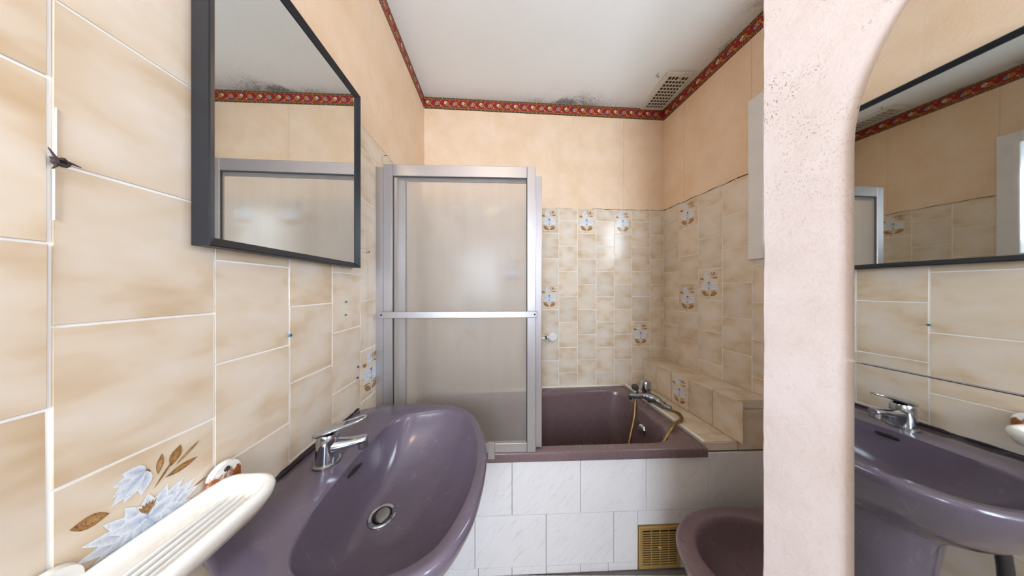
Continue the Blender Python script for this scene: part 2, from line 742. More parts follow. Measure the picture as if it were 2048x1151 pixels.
def print_mesh(w, h, z_lo=0.0):
    k = (round(w, 3), round(h, 3))
    if k in print_cache:
        return print_cache[k]
    bm = bmesh.new()
    cl = bm.loops.layers.float_color.new('Col')
    lay = [0]

    def shape(pts, c_in, c_out, cen=None):
        lay[0] += 1
        d = -0.00002 * lay[0]
        cen = cen or (sum(p[0] for p in pts) / len(pts), sum(p[1] for p in pts) / len(pts))
        vc = bm.verts.new((cen[0] * w, d, (1 - cen[1]) * h))
        vv = [bm.verts.new((p[0] * w, d, (1 - p[1]) * h)) for p in pts]
        for i in range(len(vv)):
            j = (i + 1) % len(vv)
            f = bm.faces.new((vc, vv[i], vv[j]))
            if f.normal.y > 0:
                f.normal_flip()
            for lp in f.loops:
                lp[cl] = c_in if lp.vert is vc else c_out

    def petal(pl, pm, pr, c_in, c_out):
        """petal with a darker midrib: left edge, middle, right edge points"""
        lay[0] += 1
        d = -0.00002 * lay[0]
        V = [[bm.verts.new((p[0] * w, d, (1 - p[1]) * h)) for p in q] for q in (pl, pm, pr)]
        for A, B in ((V[0], V[1]), (V[1], V[2])):
            for i in range(len(A) - 1):
                f = bm.faces.new((A[i], A[i + 1], B[i + 1], B[i]))
                f.normal_update()
                if f.normal.y > 0:
                    f.normal_flip()
                for lp in f.loops:
                    if lp.vert in V[1]:
                        t = V[1].index(lp.vert) / (len(A) - 1)
                        lp[cl] = tuple(c_in[k] + (c_out[k] - c_in[k]) * t ** 1.5 for k in range(3)) + (c_in[3],)
                    else:
                        lp[cl] = c_out

    asp = h / w

    def leaf(cx, cy, ln, wd, ang, c_in, c_out, n=6, tip=1.0):
        """almond shape; cx, cy = root; ang 0 = right, 90 = up"""
        a = math.radians(ang)
        pts = []
        for s in (1, -1):
            r = range(n + 1) if s == 1 else range(n - 1, 0, -1)
            for i in r:
                t = i / n
                q = wd * math.sin(math.pi * t ** tip) * s
                u = ln * t
                pts.append((cx + u * math.cos(a) - q * math.sin(a), cy - (u * math.sin(a) + q * math.cos(a)) / asp))
        if c_out[3] > 0.5:
            ed = []
            for s in (1, 0, -1):
                r_ = []
                for i in range(n + 1):
                    t = 0.02 + 0.975 * i / n
                    q = wd * math.sin(math.pi * t ** tip) * s
                    u = ln * t
                    r_.append((cx + u * math.cos(a) - q * math.sin(a), cy - (u * math.sin(a) + q * math.cos(a)) / asp))
                ed.append(r_)
            petal(ed[0], ed[1], ed[2], c_in, c_out)
        else:
            shape(pts, c_in, c_out, (cx + ln * 0.35 * math.cos(a), cy - ln * 0.35 * math.sin(a) / asp))

    B1, B2, B3 = s2l((168, 182, 206)), s2l((236, 240, 243)), s2l((134, 150, 182))
    L1, L2, L3 = [s2l(c)[:3] + (0.0,) for c in ((186, 142, 88), (150, 106, 58), (204, 170, 120))]
    # brown leaves and stems
    leaf(0.46, 0.93, 0.30, 0.010, 96, L2, L2)
    leaf(0.46, 0.88, 0.34, 0.075, 152, L1, L2)
    leaf(0.50, 0.88, 0.36, 0.080, 28, L1, L2)
    leaf(0.42, 0.74, 0.32, 0.028, 176, L3, L2)
    leaf(0.50, 0.75, 0.30, 0.028, 14, L3, L2)
    leaf(0.34, 0.96, 0.16, 0.012, 10, L2, L2)
    leaf(0.26, 0.33, 0.20, 0.055, 165, L1, L2)
    leaf(0.12, 0.58, 0.10, 0.008, 190, L2, L2)
    leaf(0.82, 0.53, 0.12, 0.012, 15, L2, L2)
    leaf(0.52, 0.34, 0.28, 0.010, 55, L2, L2)
    leaf(0.55, 0.24, 0.20, 0.026, 82, L3, L2)
    leaf(0.64, 0.23, 0.20, 0.045, 68, L1, L2)
    leaf(0.68, 0.24, 0.24, 0.016, 36, L3, L2)
    leaf(0.60, 0.30, 0.26, 0.034, 8, L1, L2)
    leaf(0.49, 0.22, 0.10, 0.018, 100, L2, L2)
    # bud hanging to the upper left
    for a, ln in ((205, .22), (235, .24), (180, .20), (150, .17), (262, .22), (220, .27)):
        leaf(0.47, 0.16, ln, 0.055, a, B1, B2, tip=0.8)
    # open flower: outer, middle and front petals
    for a, ln in ((172, .40), (8, .40), (155, .40), (25, .40), (136, .36), (44, .36), (116, .32), (64, .32), (90, .30),
                  (192, .36), (-12, .36)):
        leaf(0.48, 0.58, ln, 0.070, a, B3, B2, tip=0.75)
    for a in (84, 96, 72, 108, 60, 120):
        leaf(0.48, 0.50, 0.12, 0.012, a, L1, L2)
    for a, ln in ((205, .33), (-25, .33), (226, .28), (-46, .28), (250, .24), (-70, .24), (165, .24), (15, .24)):
        leaf(0.48, 0.53, ln, 0.068, a, B1, B2, tip=0.7)
    for a in (250, 270, 290):
        leaf(0.48, 0.62, 0.07, 0.018, a, L1, L2)
    me = bpy.data.meshes.new('flower_print')
    bm.to_mesh(me)
    bm.free()
    me.materials.append(M['print'])
    print_cache[k] = me
    return me


def decorate(tile, w, h, th):
    o = bpy.data.objects.new('flower_print', print_mesh(w, h))
    COL.objects.link(o)
    o.parent = tile
    o.location = (0, -th - 0.0002, 0)
    o['label'] = 'pale blue flower with brown leaves printed on the tile'
    return o


def tile_wall(parent, edges, phases, pitch, zlo, zhi, decor=(), hole=None, th=0.0015):
    """edges: ascending column edges; phases: joint height per column"""
    for i, (a, b) in enumerate(zip(edges[:-1], edges[1:])):
        ph = phases[i]
        k = math.floor((zlo - ph) / pitch)
        z = ph + k * pitch
        while z < zhi - 1e-6:
            z0, z1 = max(z, zlo), min(z + pitch, zhi)
            if z1 - z0 < 0.012 and z0 == z:
                z += pitch
                continue
            parts = [(z0, z1)]
            if hole and a < hole[1] - 1e-3 and b > hole[0] + 1e-3:
                parts = []
                if z0 < hole[2]:
                    parts.append((z0, min(z1, hole[2])))
                if z1 > hole[3]:
                    parts.append((max(z0, hole[3]), z1))
            for p0, p1 in parts:
                t = add_tile(parent, a, b, p0, p1, th)
                if t and any(ci == i and p0 - 0.02 < zz < p1 + 0.02 and abs((p0 + p1) / 2 - zz) < pitch * 0.45 for ci, zz in decor):
                    decorate(t, b - a - GAP, p1 - p0 - GAP, th)
            z += pitch


# left wall
eL = [-1.20, -1.03, -0.875, -0.72, -0.565, -0.41, -0.255, -0.10, -0.0361, 0.1196, 0.2756, 0.4343, 0.5883, 0.7395, 0.8897, 1.041, 1.192, 1.343, 1.494, 1.645]
phA, phB = -0.0470, 0.0555
i0 = eL.index(0.2756)
phL = [phA if (i - i0) % 2 == 0 else phB for i in range(len(eL) - 1)]
TOPL = 0.65
eLs = [e * KL for e in eL]
tile_wall(wall_left, eLs, phL, 0.2025, FL, TOPL,
          decor=[(i0, -0.353), (i0 + 4, -0.345)])
# back wall
sB = lambda x: (x + 0.640) * KB
xb = [-0.640, -0.506, -0.3625, -0.219, -0.0755, 0.068, 0.2115, 0.355, 0.4987, 0.6438, 0.7846, 0.9255, 1.0713, 1.1825]
eB = [sB(x) for x in xb]
P0, Q0 = 0.5155, 0.4193
phBk = [P0 if (i % 2 == 1) else Q0 for i in range(len(eB) - 1)]
TOPB = 0.607
tile_wall(wall_back, eB, phBk, 0.1922, -0.75, TOPB,
          decor=[(6, 0.51), (8, 0.51), (10, 0.51), (6, -0.06), (11, -0.349), (4, 0.13), (2, -0.25)])
# right wall (s runs towards the viewer)
yr = [1.757, 1.620, 1.4726, 1.324, 1.1776, 1.030, 0.882, 0.734, 0.586, 0.438, 0.290, 0.142, -0.006, -0.15]
eR = [-y * KR for y in yr]
phR = [0.512 if i % 2 == 0 else 0.421 for i in range(len(eR) - 1)]
tile_wall(wall_right, eR, phR, 0.1940, FL, TOPB + 0.002,
          decor=[(1, 0.51), (1, -0.064), (2, 0.027), (0, 9)],
          hole=(-1.1776 * KR, -0.586 * KR, 0.16, 2.0))


# wallpaper strips above the tiles, each a length of paper with a seam between
def paper(parent, s0, s1, z0, z1, seams, mat='paper'):
    e = [s0] + list(seams) + [s1]
    for a, b in zip(e[:-1], e[1:]):
        o = box('wallpaper_strip', (a + 0.0006, -0.0022, z0), (b - 0.0006, 0.0, z1), mat, parent)


BZ = CL - 0.087                 # lower edge of the paper border
paper(wall_left, -1.20, 1.64, TOPL, BZ + 0.002, [-0.62, -0.09, 0.44, 0.955, 1.47])
paper(wall_back, 0.0, 1.827, TOPB, BZ + 0.002, [0.495, 0.992, 1.50])
# paper around the alcove window
s_w0, s_w1 = -1.1776 * KR, -0.586 * KR
paper(wall_right, -1.768, s_w0, TOPB + 0.002, BZ + 0.002, [-1.585])
paper(wall_right, s_w0, s_w1, 0.97, BZ + 0.002, [])
paper(wall_right, s_w1, 0.15, TOPB + 0.002, BZ + 0.002, [-0.2])


# dark crack between tiles and paper
def crack(parent, s0, s1, z, seed, wmax=0.004):
    rnd = random.Random(seed)
    bm = bmesh.new()
    n = 40
    up, dn = [], []
    for i in range(n + 1):
        s = s0 + (s1 - s0) * i / n
        c = z + 0.002 * math.sin(i * 0.7 + seed)
        wv = wmax * rnd.uniform(0.25, 1.0)
        up.append((s, c + wv / 2))
        dn.append((s, c - wv / 2))
    poly = dn + list(reversed(up))
    a = [bm.verts.new((p[0], -0.0032, p[1])) for p in dn]
    b = [bm.verts.new((p[0], -0.0030, p[1])) for p in up]
    c = [bm.verts.new((p[0], -0.0018, p[1])) for p in up]
    for i in range(n):
        bm.faces.new((a[i], a[i + 1], b[i + 1], b[i]))
        bm.faces.new((b[i], b[i + 1], c[i + 1], c[i]))
    o = mesh_obj('crack', bm, 'black_hole', parent)
    o['label'] = 'dark gap under the loose wallpaper edge'
    return o


crack(wall_right, -1.765, -1.19, TOPB + 0.003, 2, 0.005)
crack(wall_back, 1.25, 1.825, TOPB + 0.001, 5, 0.0035)
crack(wall_back, 0.96, 1.10, TOPB + 0.001, 8, 0.002)

# ------------------------------------------------------------------ border under the ceiling
def border(name, parent_m, s0, s1, label, seed):
    z0, z1 = BZ, CL
    root = box(name, (s0, -0.0036, z0), (s1, 0.0, z1), None)
    root.data.materials.append(simple('border_red_' + str(seed), (150, 28, 24), 0.6))
    root.matrix_world = parent_m
    struct(root, label, 'wallpaper border')
    bm = bmesh.new()
    cl = bm.loops.layers.float_color.new('Col')
    hgt = z1 - z0
    rnd = random.Random(seed)

    def poly(pts, c, d):
        vv = [bm.verts.new((p[0], -0.0037 - d * 0.00008, p[1])) for p in pts]
        f = bm.faces.new(vv)
        f.normal_update()
        if f.normal.y > 0:
            f.normal_flip()
        for lp in f.loops:
            lp[cl] = s2l(c)

    def rect(a, b, c, d, col, lay):
        poly([(a, c), (b, c), (b, d), (a, d)], col, lay)

    def ell(cx, cz, rx, rz, ang, col, lay, n=10):
        ca, sa = math.cos(ang), math.sin(ang)
        pts = []
        for i in range(n):
            u, v = rx * math.cos(2 * math.pi * i / n), rz * math.sin(2 * math.pi * i / n)
            pts.append((cx + u * ca - v * sa, cz + u * sa + v * ca))
        poly(pts, col, lay)

    YEL, OLV, DRK = (196, 150, 64), (120, 96, 44), (44, 34, 22)
    bw = 0.0125
    for a in (z0, z1 - bw):
        rect(s0, s1, a, a + bw, DRK, 1)
    rect(s0, s1, z0 + bw, z0 + bw + 0.0022, YEL, 2)
    rect(s0, s1, z1 - bw - 0.0022, z1 - bw, YEL, 2)
    rect(s0, s1, z1 - 0.0018, z1, (196, 170, 110), 2)
    s = s0 + 0.006
    k = 0
    while s < s1 - 0.006:
        for a in (z0, z1 - bw):
            if k % 3 == 0:
                ell(s, a + bw / 2, 0.0026, 0.0026, 0, (226, 214, 184), 3, 6)
            else:
                rect(s - 0.003, s + 0.003, a + bw * 0.25, a + bw * 0.5, OLV, 3)
                rect(s - 0.001, s + 0.002, a + bw * 0.55, a + bw * 0.85, (170, 136, 92), 3)
        s += 0.0105
        k += 1
    p = 0.064
    k = 0
    s = s0 + 0.025
    zc = (z0 + z1) / 2
    while s < s1 - 0.02:
        if k % 2 == 0:
            cz, pc, off, cc, core = zc + 0.006, (0.010, -0.007), YEL, (236, 230, 216), (150, 140, 84)
        else:
            cz, pc, off, cc, core = zc - 0.004, (0.010, 0.005), (206, 140, 52), (176, 178, 190), (36, 44, 84)
        for i in range(8):
            a = 2 * math.pi * i / 8 + 0.3
            ell(s + pc[0] + 0.011 * math.cos(a), cz + pc[1] + 0.011 * math.sin(a), 0.0068, 0.0034, a, off, 3, 6)
        ell(s + pc[0], cz + pc[1], 0.007, 0.007, 0, OLV, 4, 8)
        ell(s - 0.002, cz, 0.0128, 0.0098, 0.9, (40, 44, 96), 5)
        ell(s, cz, 0.0115, 0.0085, 0.9, cc, 6)
        ell(s, cz, 0.0070, 0.0038, 0.9, core, 7)
        # little blossoms between the big ones
        ell(s + 0.032, zc + 0.018, 0.0052, 0.0042, 0, (206, 150, 140), 4, 7)
        ell(s + 0.032, zc + 0.018, 0.0022, 0.0022, 0, (120, 30, 30), 5, 6)
        ell(s + 0.030, zc - 0.017, 0.0046, 0.0060, 0.7, (222, 170, 150) if k % 2 else YEL, 4, 7)
        ell(s + 0.040, zc - 0.023, 0.0032, 0.0032, 0, YEL, 4, 6)
        ell(s + 0.022, zc + 0.003, 0.0028, 0.0028, 0, YEL, 4, 6)
        ell(s - 0.013, zc + 0.022, 0.0032, 0.0040, 0.4, (92, 70, 110), 4, 6)
        ell(s - 0.016, zc - 0.019, 0.0030, 0.0030, 0, (214, 130, 60), 4, 6)
        s += p
        k += 1
    pr = mesh_obj('border_print', bm, 'border_print', root)
    return root


border('trim_1', mL, -1.20, 1.639, 'red floral paper border along the top of the left wall', 1)
border('trim_2', mB, 0.0, 1.829, 'red floral paper border along the top of the back wall', 2)
border('trim_3', mR, -1.768, 0.20, 'red floral paper border along the top of the right alcove wall', 3)

# ------------------------------------------------------------------ ceiling lamp (above and behind the viewer)
lamp = empty('ceiling_lamp', (-0.06, -0.35, CEIL), 0, 'round opal glass ceiling lamp above the wash basin passage', 'lamp')
bm = bmesh.new()
lathe(bm, [(0.10, 0.0), (0.10, 0.02), (0.09, 0.025)], (0, 0, 0), (0, 0, -1), 32)
mesh_obj('rose', bm, 'white_plastic', lamp)
tl = NT('lit_opal_glass')
tl.set(tl.b, 'Emission Color', (1.0, 0.70, 0.36, 1))
tl.set(tl.b, 'Emission Strength', 2.5)
M['opal'] = tl.m
bm = bmesh.new()
lathe(bm, [(0.088, 0.02), (0.100, 0.045), (0.095, 0.075), (0.07, 0.10), (0.03, 0.115), (0.004, 0.118)], (0, 0, 0), (0, 0, -1), 32)
auto_smooth(mesh_obj('globe', bm, 'opal', lamp))
ll = bpy.data.lights.new('lamp_bulb', 'POINT')
ll.energy = 2.4
ll.color = (1.0, 0.74, 0.36)
ll.shadow_soft_size = 0.09
lo_ = bpy.data.objects.new('lamp_bulb', ll)
COL.objects.link(lo_)
lo_.parent = lamp
lo_.location = (0, 0, -0.23)

# ------------------------------------------------------------------ alcove window and rear window
def window(name, mtx, a, b, c, d, casing, label, handle=True):
    root = empty(name, (0, 0, 0))
    root.matrix_world = mtx
    struct(root, label, 'window')
    w = casing
    for nm, lo, hi in (('window_casing', (a - 0.012, -0.014, c - 0.016), (a + w, 0.05, d + 0.016)),
                       ('window_casing', (b - w, -0.014, c - 0.016), (b + 0.012, 0.05, d + 0.016)),
                       ('window_casing', (a + w, -0.014, c - 0.016), (b - w, 0.05, c + w)),
                       ('window_casing', (a + w, -0.014, d - w), (b - w, 0.05, d + 0.016))):
        box(nm, lo, hi, 'window_white', root, 0.002)
    box('window_pane', (a + w, 0.035, c + w), (b - w, 0.039, d - w), 'pane', root)
    if handle:
        bm = bmesh.new()
        tube(bm, catmull([(b - w * 0.5, -0.014, (c + d) / 2 - 0.03), (b - w * 0.5, -0.045, (c + d) / 2 - 0.03),
                          (b - w * 0.5, -0.05, (c + d) / 2 - 0.08), (b - w * 0.5, -0.045, (c + d) / 2 - 0.13)], 4), 0.008, 8)
        mesh_obj('window_handle', bm, 'alu_dark', root, True)
    return root


window('window_1', mR, -1.186 * KR + 0.012, -0.59 * KR, 0.168, 0.968, 0.055,
       'white framed window of the alcove, its edge showing beside the partition')
window('window_2', frame_matrix((0, -1.20, H), (-1, 0)), W2[0], W2[1], W2[2], W2[3], 0.04,
       'white framed window in the rear wall behind the viewer')

# ------------------------------------------------------------------ floor tiles
fy = [1.04 - 0.318 * k for k in range(0, 8)]
fx = [-0.70 + 0.318 * k for k in range(0, 8)]
fm = {}
for iy in range(7):
    for ix in range(7):
        x0, x1 = fx[ix], fx[ix + 1]
        y1, y0 = fy[iy], fy[iy + 1]
        if 'f' not in fm:
            bm = bmesh.new()
            add_box(bm, (0, 0, -0.004), (0.315, 0.315, 0.0))
            me = bpy.data.meshes.new('floor_tile')
            bmesh.ops.recalc_face_normals(bm, faces=bm.faces)
            bm.to_mesh(me)
            bm.free()
            me.materials.append(M['floor_tile'])
            fm['f'] = me
        o = bpy.data.objects.new('floor_tile', fm['f'])
        COL.objects.link(o)
        o.parent = floor
        o.location = (x0, y0, 0)

# ------------------------------------------------------------------ bath surround (white veined tiles), local frame
Y_AP = lambda x: 1.043 + 0.035 * x                      # apron face
mA = frame_matrix((0, Y_AP(0), H), (1, 0.035))
RIM = -0.742
x_l, x_r = -0.606, 1.262
apron = empty('bath_surround', (0, 0, 0))
apron.matrix_world = mA
tag(apron, 'white veined tile panel closing the front of the bath', 'bath panel')
box('core', (x_l, 0.0, FL), (x_r, 0.028, RIM - 0.035), 'stone_grout', apron)
r1, r2 = -1.044, -1.283
rows = [
    (RIM - 0.037, r1, [x_l, -0.315, 0.0, 0.319, 0.632, 0.937, x_r]),
    (r1, r2, [x_l, -0.49, -0.17, 0.158, 0.477, 0.592, 0.797, x_r]),
    (r2, FL, [x_l, -0.33, -0.155, 0.0, 0.158, 0.319, 0.45, 0.592, 0.797, 1.06, x_r]),
]
G0, G1, GT, GB = 0.592, 0.797, -1.113, -1.312
for ri, (top, bot, xs) in enumerate(rows):
    for a, b in zip(xs[:-1], xs[1:]):
        if a >= G0 - 1e-4 and b <= G1 + 1e-4 and ri > 0:
            if ri == 1:
                add_tile(apron, a, b, GT + 0.002, top, 0.006, 'stone', 0.0, 0.15, 0.0022)
            continue
        add_tile(apron, a, b, bot, top, 0.006, 'stone', 0.0, 0.15, 0.0022)

# brass coloured grille in the surround
gr = empty('vent_grille', (0, 0, 0))
gr.matrix_world = mA
tag(gr, 'tan square louvred vent grille set in the white bath panel', 'vent')
ga, gb, gc, gd = G0 + 0.003, G1 - 0.003, -1.312, GT - 0.002
box('backing', (ga + 0.004, -0.004, gc + 0.004), (gb - 0.004, 0.0, gd - 0.004), 'black_hole', gr)
fw = 0.017
bm = bmesh.new()
outer = [(ga, gc), (gb, gc), (gb, gd), (ga, gd)]
inner = [(ga + fw, gc + fw), (gb - fw, gc + fw), (gb - fw, gd - fw), (ga + fw, gd - fw)]
mid = [(ga + 0.003, gc + 0.003), (gb - 0.003, gc + 0.003), (gb - 0.003, gd - 0.003), (ga + 0.003, gd - 0.003)]
loft(bm, [[(p[0], -0.001, p[1]) for p in outer], [(p[0], -0.010, p[1]) for p in outer], [(p[0], -0.013, p[1]) for p in mid],
          [(p[0], -0.012, p[1]) for p in inner], [(p[0], -0.004, p[1]) for p in inner]])
mesh_obj('frame', bm, 'brass_grille', gr)
ns = 15
for i in range(1, ns):
    z = gc + fw + (gd - gc - 2 * fw) * i / ns
    box('slat', (ga + fw, -0.0125, z - 0.0027), (gb - fw, -0.0105, z + 0.0027), 'brass_grille', gr)
for i in (1, 2, 3):
    x = ga + fw + (gb - ga - 2 * fw) * i / 4
    box('divider', (x - 0.0022, -0.0127, gc + fw), (x + 0.0022, -0.0103, gd - fw), 'brass_grille', gr)
bm = bmesh.new()
lathe(bm, [(0.009, 0), (0.009, 0.004), (0.006, 0.007)], ((ga + gb) / 2, -0.010, (gc + gd) / 2), (0, -1, 0), 14)
mesh_obj('knob', bm, 'brass_grille', gr)

# ------------------------------------------------------------------ ledges at the tap end of the bath
def quad_prism(name, pts, z0, z1, mat, parent=None):
    bm = bmesh.new()
    loft(bm, [[(p[0], p[1], z0) for p in pts], [(p[0], p[1], z1) for p in pts]], True, True, True)
    return mesh_obj(name, bm, mat, parent)


SX = lambda y: 1.083 - 0.1045 * (y - 1.057)            # step face
TX = lambda y: 0.918 - 0.080 * (y - 1.043)             # tub / ledge junction
STEP = H - 0.538
LED = H - 0.733
yb = lambda x: BY(x) - 0.006
ledge = empty('tiled_ledge', (SX(1.4), 1.4, H - 0.9), 0, 'stepped beige tiled ledge at the tap end of the bath', 'ledge')
wl = lambda p: (p[0] - SX(1.4), p[1] - 1.4)


def lprism(name, pts, z0, z1, mat):
    return quad_prism(name, [wl(p) for p in pts], z0 - (H - 0.9), z1 - (H - 0.9), mat, ledge)


yf = lambda x: Y_AP(x) + 0.002
g = 0.004
lprism('step_core', [(SX(1.06) + g, yf(1.08) + g), (RX(1.06) - 0.006, yf(1.26) + g), (RX(1.74) - 0.006, yb(1.18)), (SX(1.74) + g, yb(1.0))],
       H - 0.78, STEP - 0.006, 'mortar')
lprism('ledge_core', [(TX(1.05) + 0.002, yf(.92) + g), (SX(1.06) + g, yf(1.08) + g), (SX(1.74) + g, yb(1.0)), (TX(1.74) + 0.002, yb(.87))],
       H - 0.78, LED - 0.006, 'mortar')
random.seed(11)
# step top tiles
ys = [1.057, 1.20, 1.40, 1.60, 1.742]
for a, b in zip(ys[:-1], ys[1:]):
    lprism('tile', [(SX(a) - 0.001, max(a, yf(1.08)) + 0.0015), (RX(a) - 0.007, max(a, yf(1.25)) + 0.0015),
                    (RX(b) - 0.007, min(b, yb(1.18)) - 0.0015), (SX(b) - 0.001, min(b, yb(1.02)) - 0.0015)], STEP - 0.006, STEP, 'tile')
# lower ledge top tiles
ys = [1.045, 1.135, 1.335, 1.535, 1.735]
for a, b in zip(ys[:-1], ys[1:]):
    lprism('tile', [(TX(a) + 0.016, max(a, yf(.93)) + 0.0015), (SX(a) - 0.001, max(a, yf(1.08)) + 0.0015),
                    (SX(b) - 0.001, min(b, yb(1.0)) - 0.0015), (TX(b) + 0.016, min(b, yb(.88)) - 0.0015)], LED - 0.006, LED, 'tile')
# sealant between the bath and the ledge
sb = bmesh.new()
loft(sb, [[(*wl((TX(y) - 0.002, y)), LED + 0.001 - (H - 0.9)), (*wl((TX(y) + 0.009, y)), LED + 0.0045 - (H - 0.9)),
           (*wl((TX(y) + 0.018, y)), LED + 0.001 - (H - 0.9)), (*wl((TX(y) + 0.009, y)), LED - 0.012 - (H - 0.9))]
          for y in (yf(.93), 1.2, 1.4, 1.6, yb(.87))], True, True, True)
o = mesh_obj('sealant', sb, 'mortar', ledge)
o['label'] = 'cream sealant strip'
# step face tiles (facing the bath); a holder frame parented under the ledge keeps them in line
mS = frame_matrix((SX(1.057), 1.057, LED), (0.1045, -1))
KS = 1.00545
face_y = [1.742, 1.60, 1.469, 1.34, 1.20, 1.055]


def child_tile(mtx, x0, x1, z0, z1, mat='tile', th=0.005):
    t = add_tile(ledge, x0, x1, z0, z1, th, mat, 0.0, 0.2)
    t.matrix_local = Matrix.Translation(-Vector(ledge.location)) @ mtx @ Matrix.Translation((x0 + GAP / 2, 0.005, z0 + GAP / 2))
    return t


for i, (a, b) in enumerate(zip(face_y[:-1], face_y[1:])):
    s0, s1 = -(a - 1.057) * KS, -(b - 1.057) * KS
    t = child_tile(mS, s0, s1, 0.0, STEP - LED)
    if i == 2:
        decorate(t, s1 - s0 - GAP, STEP - LED - GAP, 0.005)
# front ends of ledge and step
mE = frame_matrix((0, Y_AP(0), 0), (1, 0.035))
child_tile(mE, 0.924, 1.087, LED - 0.042, LED - 0.002)
child_tile(mE, 1.090, 1.255, STEP - 0.040, STEP - 0.002)
child_tile(mE, 1.090, 1.255, LED - 0.042, STEP - 0.042)

# ------------------------------------------------------------------ bathtub
def polar(poly, c, n):
    """sample closed polygon by angle around c"""
    out = []
    m = len(poly)
    for k in range(n):
        a = 2 * math.pi * k / n
        d = (math.cos(a), math.sin(a))
        best = None
        for i in range(m):
            p, q = poly[i], poly[(i + 1) % m]
            ex, ey = q[0] - p[0], q[1] - p[1]
            det = d[0] * (-ey) + ex * d[1]
            if abs(det) < 1e-12:
                continue
            rx, ry = p[0] - c[0], p[1] - c[1]
            t = (rx * (-ey) + ex * ry) / det
            u = (d[0] * ry - d[1] * rx) / det
            if t > 0 and -1e-9 <= u <= 1 + 1e-9:
                if best is None or t > best:
                    best = t
        out.append((c[0] + d[0] * best, c[1] + d[1] * best))
    return out


def round_poly(pts, radii, n=8):
    out = []
    m = len(pts)
    for i in range(m):
        p0, p1, p2 = Vector(pts[i - 1]), Vector(pts[i]), Vector(pts[(i + 1) % m])
        r = radii[i]
        a = (p0 - p1).normalized()
        b = (p2 - p1).normalized()
        ang = a.angle(b)
        d = r / math.tan(ang / 2)
        s, e = p1 + a * d, p1 + b * d
        for k in range(n + 1):
            t = k / n
            out.append(tuple(s * (1 - t) ** 2 + p1 * 2 * t * (1 - t) + e * t * t))
    return out


tubc = (0.16, 1.36)
yfr = lambda x: 1.016 + 0.035 * x
A_ = [(LX(1.0) + 0.006, yfr(-.6)), (TX(1.043) - 0.001, yfr(.918)), (TX(1.73) - 0.001, BY(.86) - 0.007), (LX(1.63) + 0.006, BY(-.63) - 0.007)]
B_ = [(LX(1.0) + 0.10, yfr(-.5) + 0.040), (0.835, yfr(.83) + 0.048), (0.805, BY(.8) - 0.075), (LX(1.6) + 0.10, BY(-.5) - 0.075)]
N = 160
oA = polar(round_poly(A_, [0.006, 0.006, 0.004, 0.004], 4), tubc, N)
iB = polar(round_poly(B_, [0.16, 0.15, 0.10, 0.14], 10), tubc, N)


def lerp2(a, b, t):
    return [(p[0] + (q[0] - p[0]) * t, p[1] + (q[1] - p[1]) * t) for p, q in zip(a, b)]


def shrink(r, c, dx):
    out = []
    for p in r:
        d = math.hypot(p[0] - c[0], p[1] - c[1])
        k = (d - dx) / d
        out.append((c[0] + (p[0] - c[0]) * k, c[1] + (p[1] - c[1]) * k))
    return out


def floor_ring(r, c, kx, ky):
    return [(c[0] + (p[0] - c[0]) * kx, c[1] + (p[1] - c[1]) * ky) for p in r]


tub = empty('bathtub', (tubc[0], tubc[1], 0), 0, 'mauve brown built-in bathtub along the back wall', 'bathtub')
ZR = H + RIM
rings = []


def ring(r, z, c=tubc):
    return [(p[0] - c[0], p[1] - c[1], z) for p in r]


rings.append(ring(oA, ZR - 0.042))
rings.append(ring(oA, ZR - 0.006))
rings.append(ring(shrink(oA, tubc, 0.004), ZR - 0.001))
rings.append(ring(shrink(oA, tubc, 0.010), ZR))
rings.append(ring(lerp2(oA, iB, 0.9), ZR + 0.001))
rings.append(ring(iB, ZR - 0.002))
rings.append(ring(shrink(iB, tubc, 0.008), ZR - 0.010))
rings.append(ring(shrink(iB, tubc, 0.014), ZR - 0.03))
for t, z in ((0.25, -0.12), (0.5, -0.22), (0.8, -0.33), (0.95, -0.372), (1.1, -0.392), (1.4, -0.400)):
    rings.append(ring(floor_ring(shrink(iB, tubc, 0.014), tubc, 1 - 0.10 * t, 1 - 0.20 * t), ZR + z))
bm = bmesh.new()
loft(bm, rings, True, False, True)
auto_smooth(mesh_obj('tub_shell', bm, 'tub', tub), 50)
# overflow cap on the tap end
bm = bmesh.new()
lathe(bm, [(0.031, 0.0), (0.031, 0.006), (0.026, 0.012), (0.012, 0.015)], (0.765 - tubc[0], 1.32 - tubc[1], ZR - 0.085), (-1, -0.05, 0.12), 24)
auto_smooth(mesh_obj('overflow_cap', bm, 'chrome', tub))
# white sealant bead along the back wall
bm = bmesh.new()
tube(bm, [(x - tubc[0], BY(x) - 0.008 - tubc[1], ZR + 0.004) for x in (LX(1.63) + 0.01, -0.2, 0.3, 0.6, 0.855)], 0.008, 8)
mesh_obj('sealant', bm, 'mortar', tub, True)

# ------------------------------------------------------------------ bath mixer with hose
mx = empty('bath_mixer', (0.875, 1.44, LED), 0, 'chrome bath mixer tap with brass coloured shower hose on the ledge', 'tap')


def part_tube(name, pts, r, mat, parent, n=12, k=6):
    bm = bmesh.new()
    tube(bm, catmull(pts, k) if k else pts, r, n)
    return auto_smooth(mesh_obj(name, bm, mat, parent), 60)


def part_lathe(name, prof, c, ax, mat, parent, n=24):
    bm = bmesh.new()
    lathe(bm, prof, c, ax, n)
    return auto_smooth(mesh_obj(name, bm, mat, parent), 35)


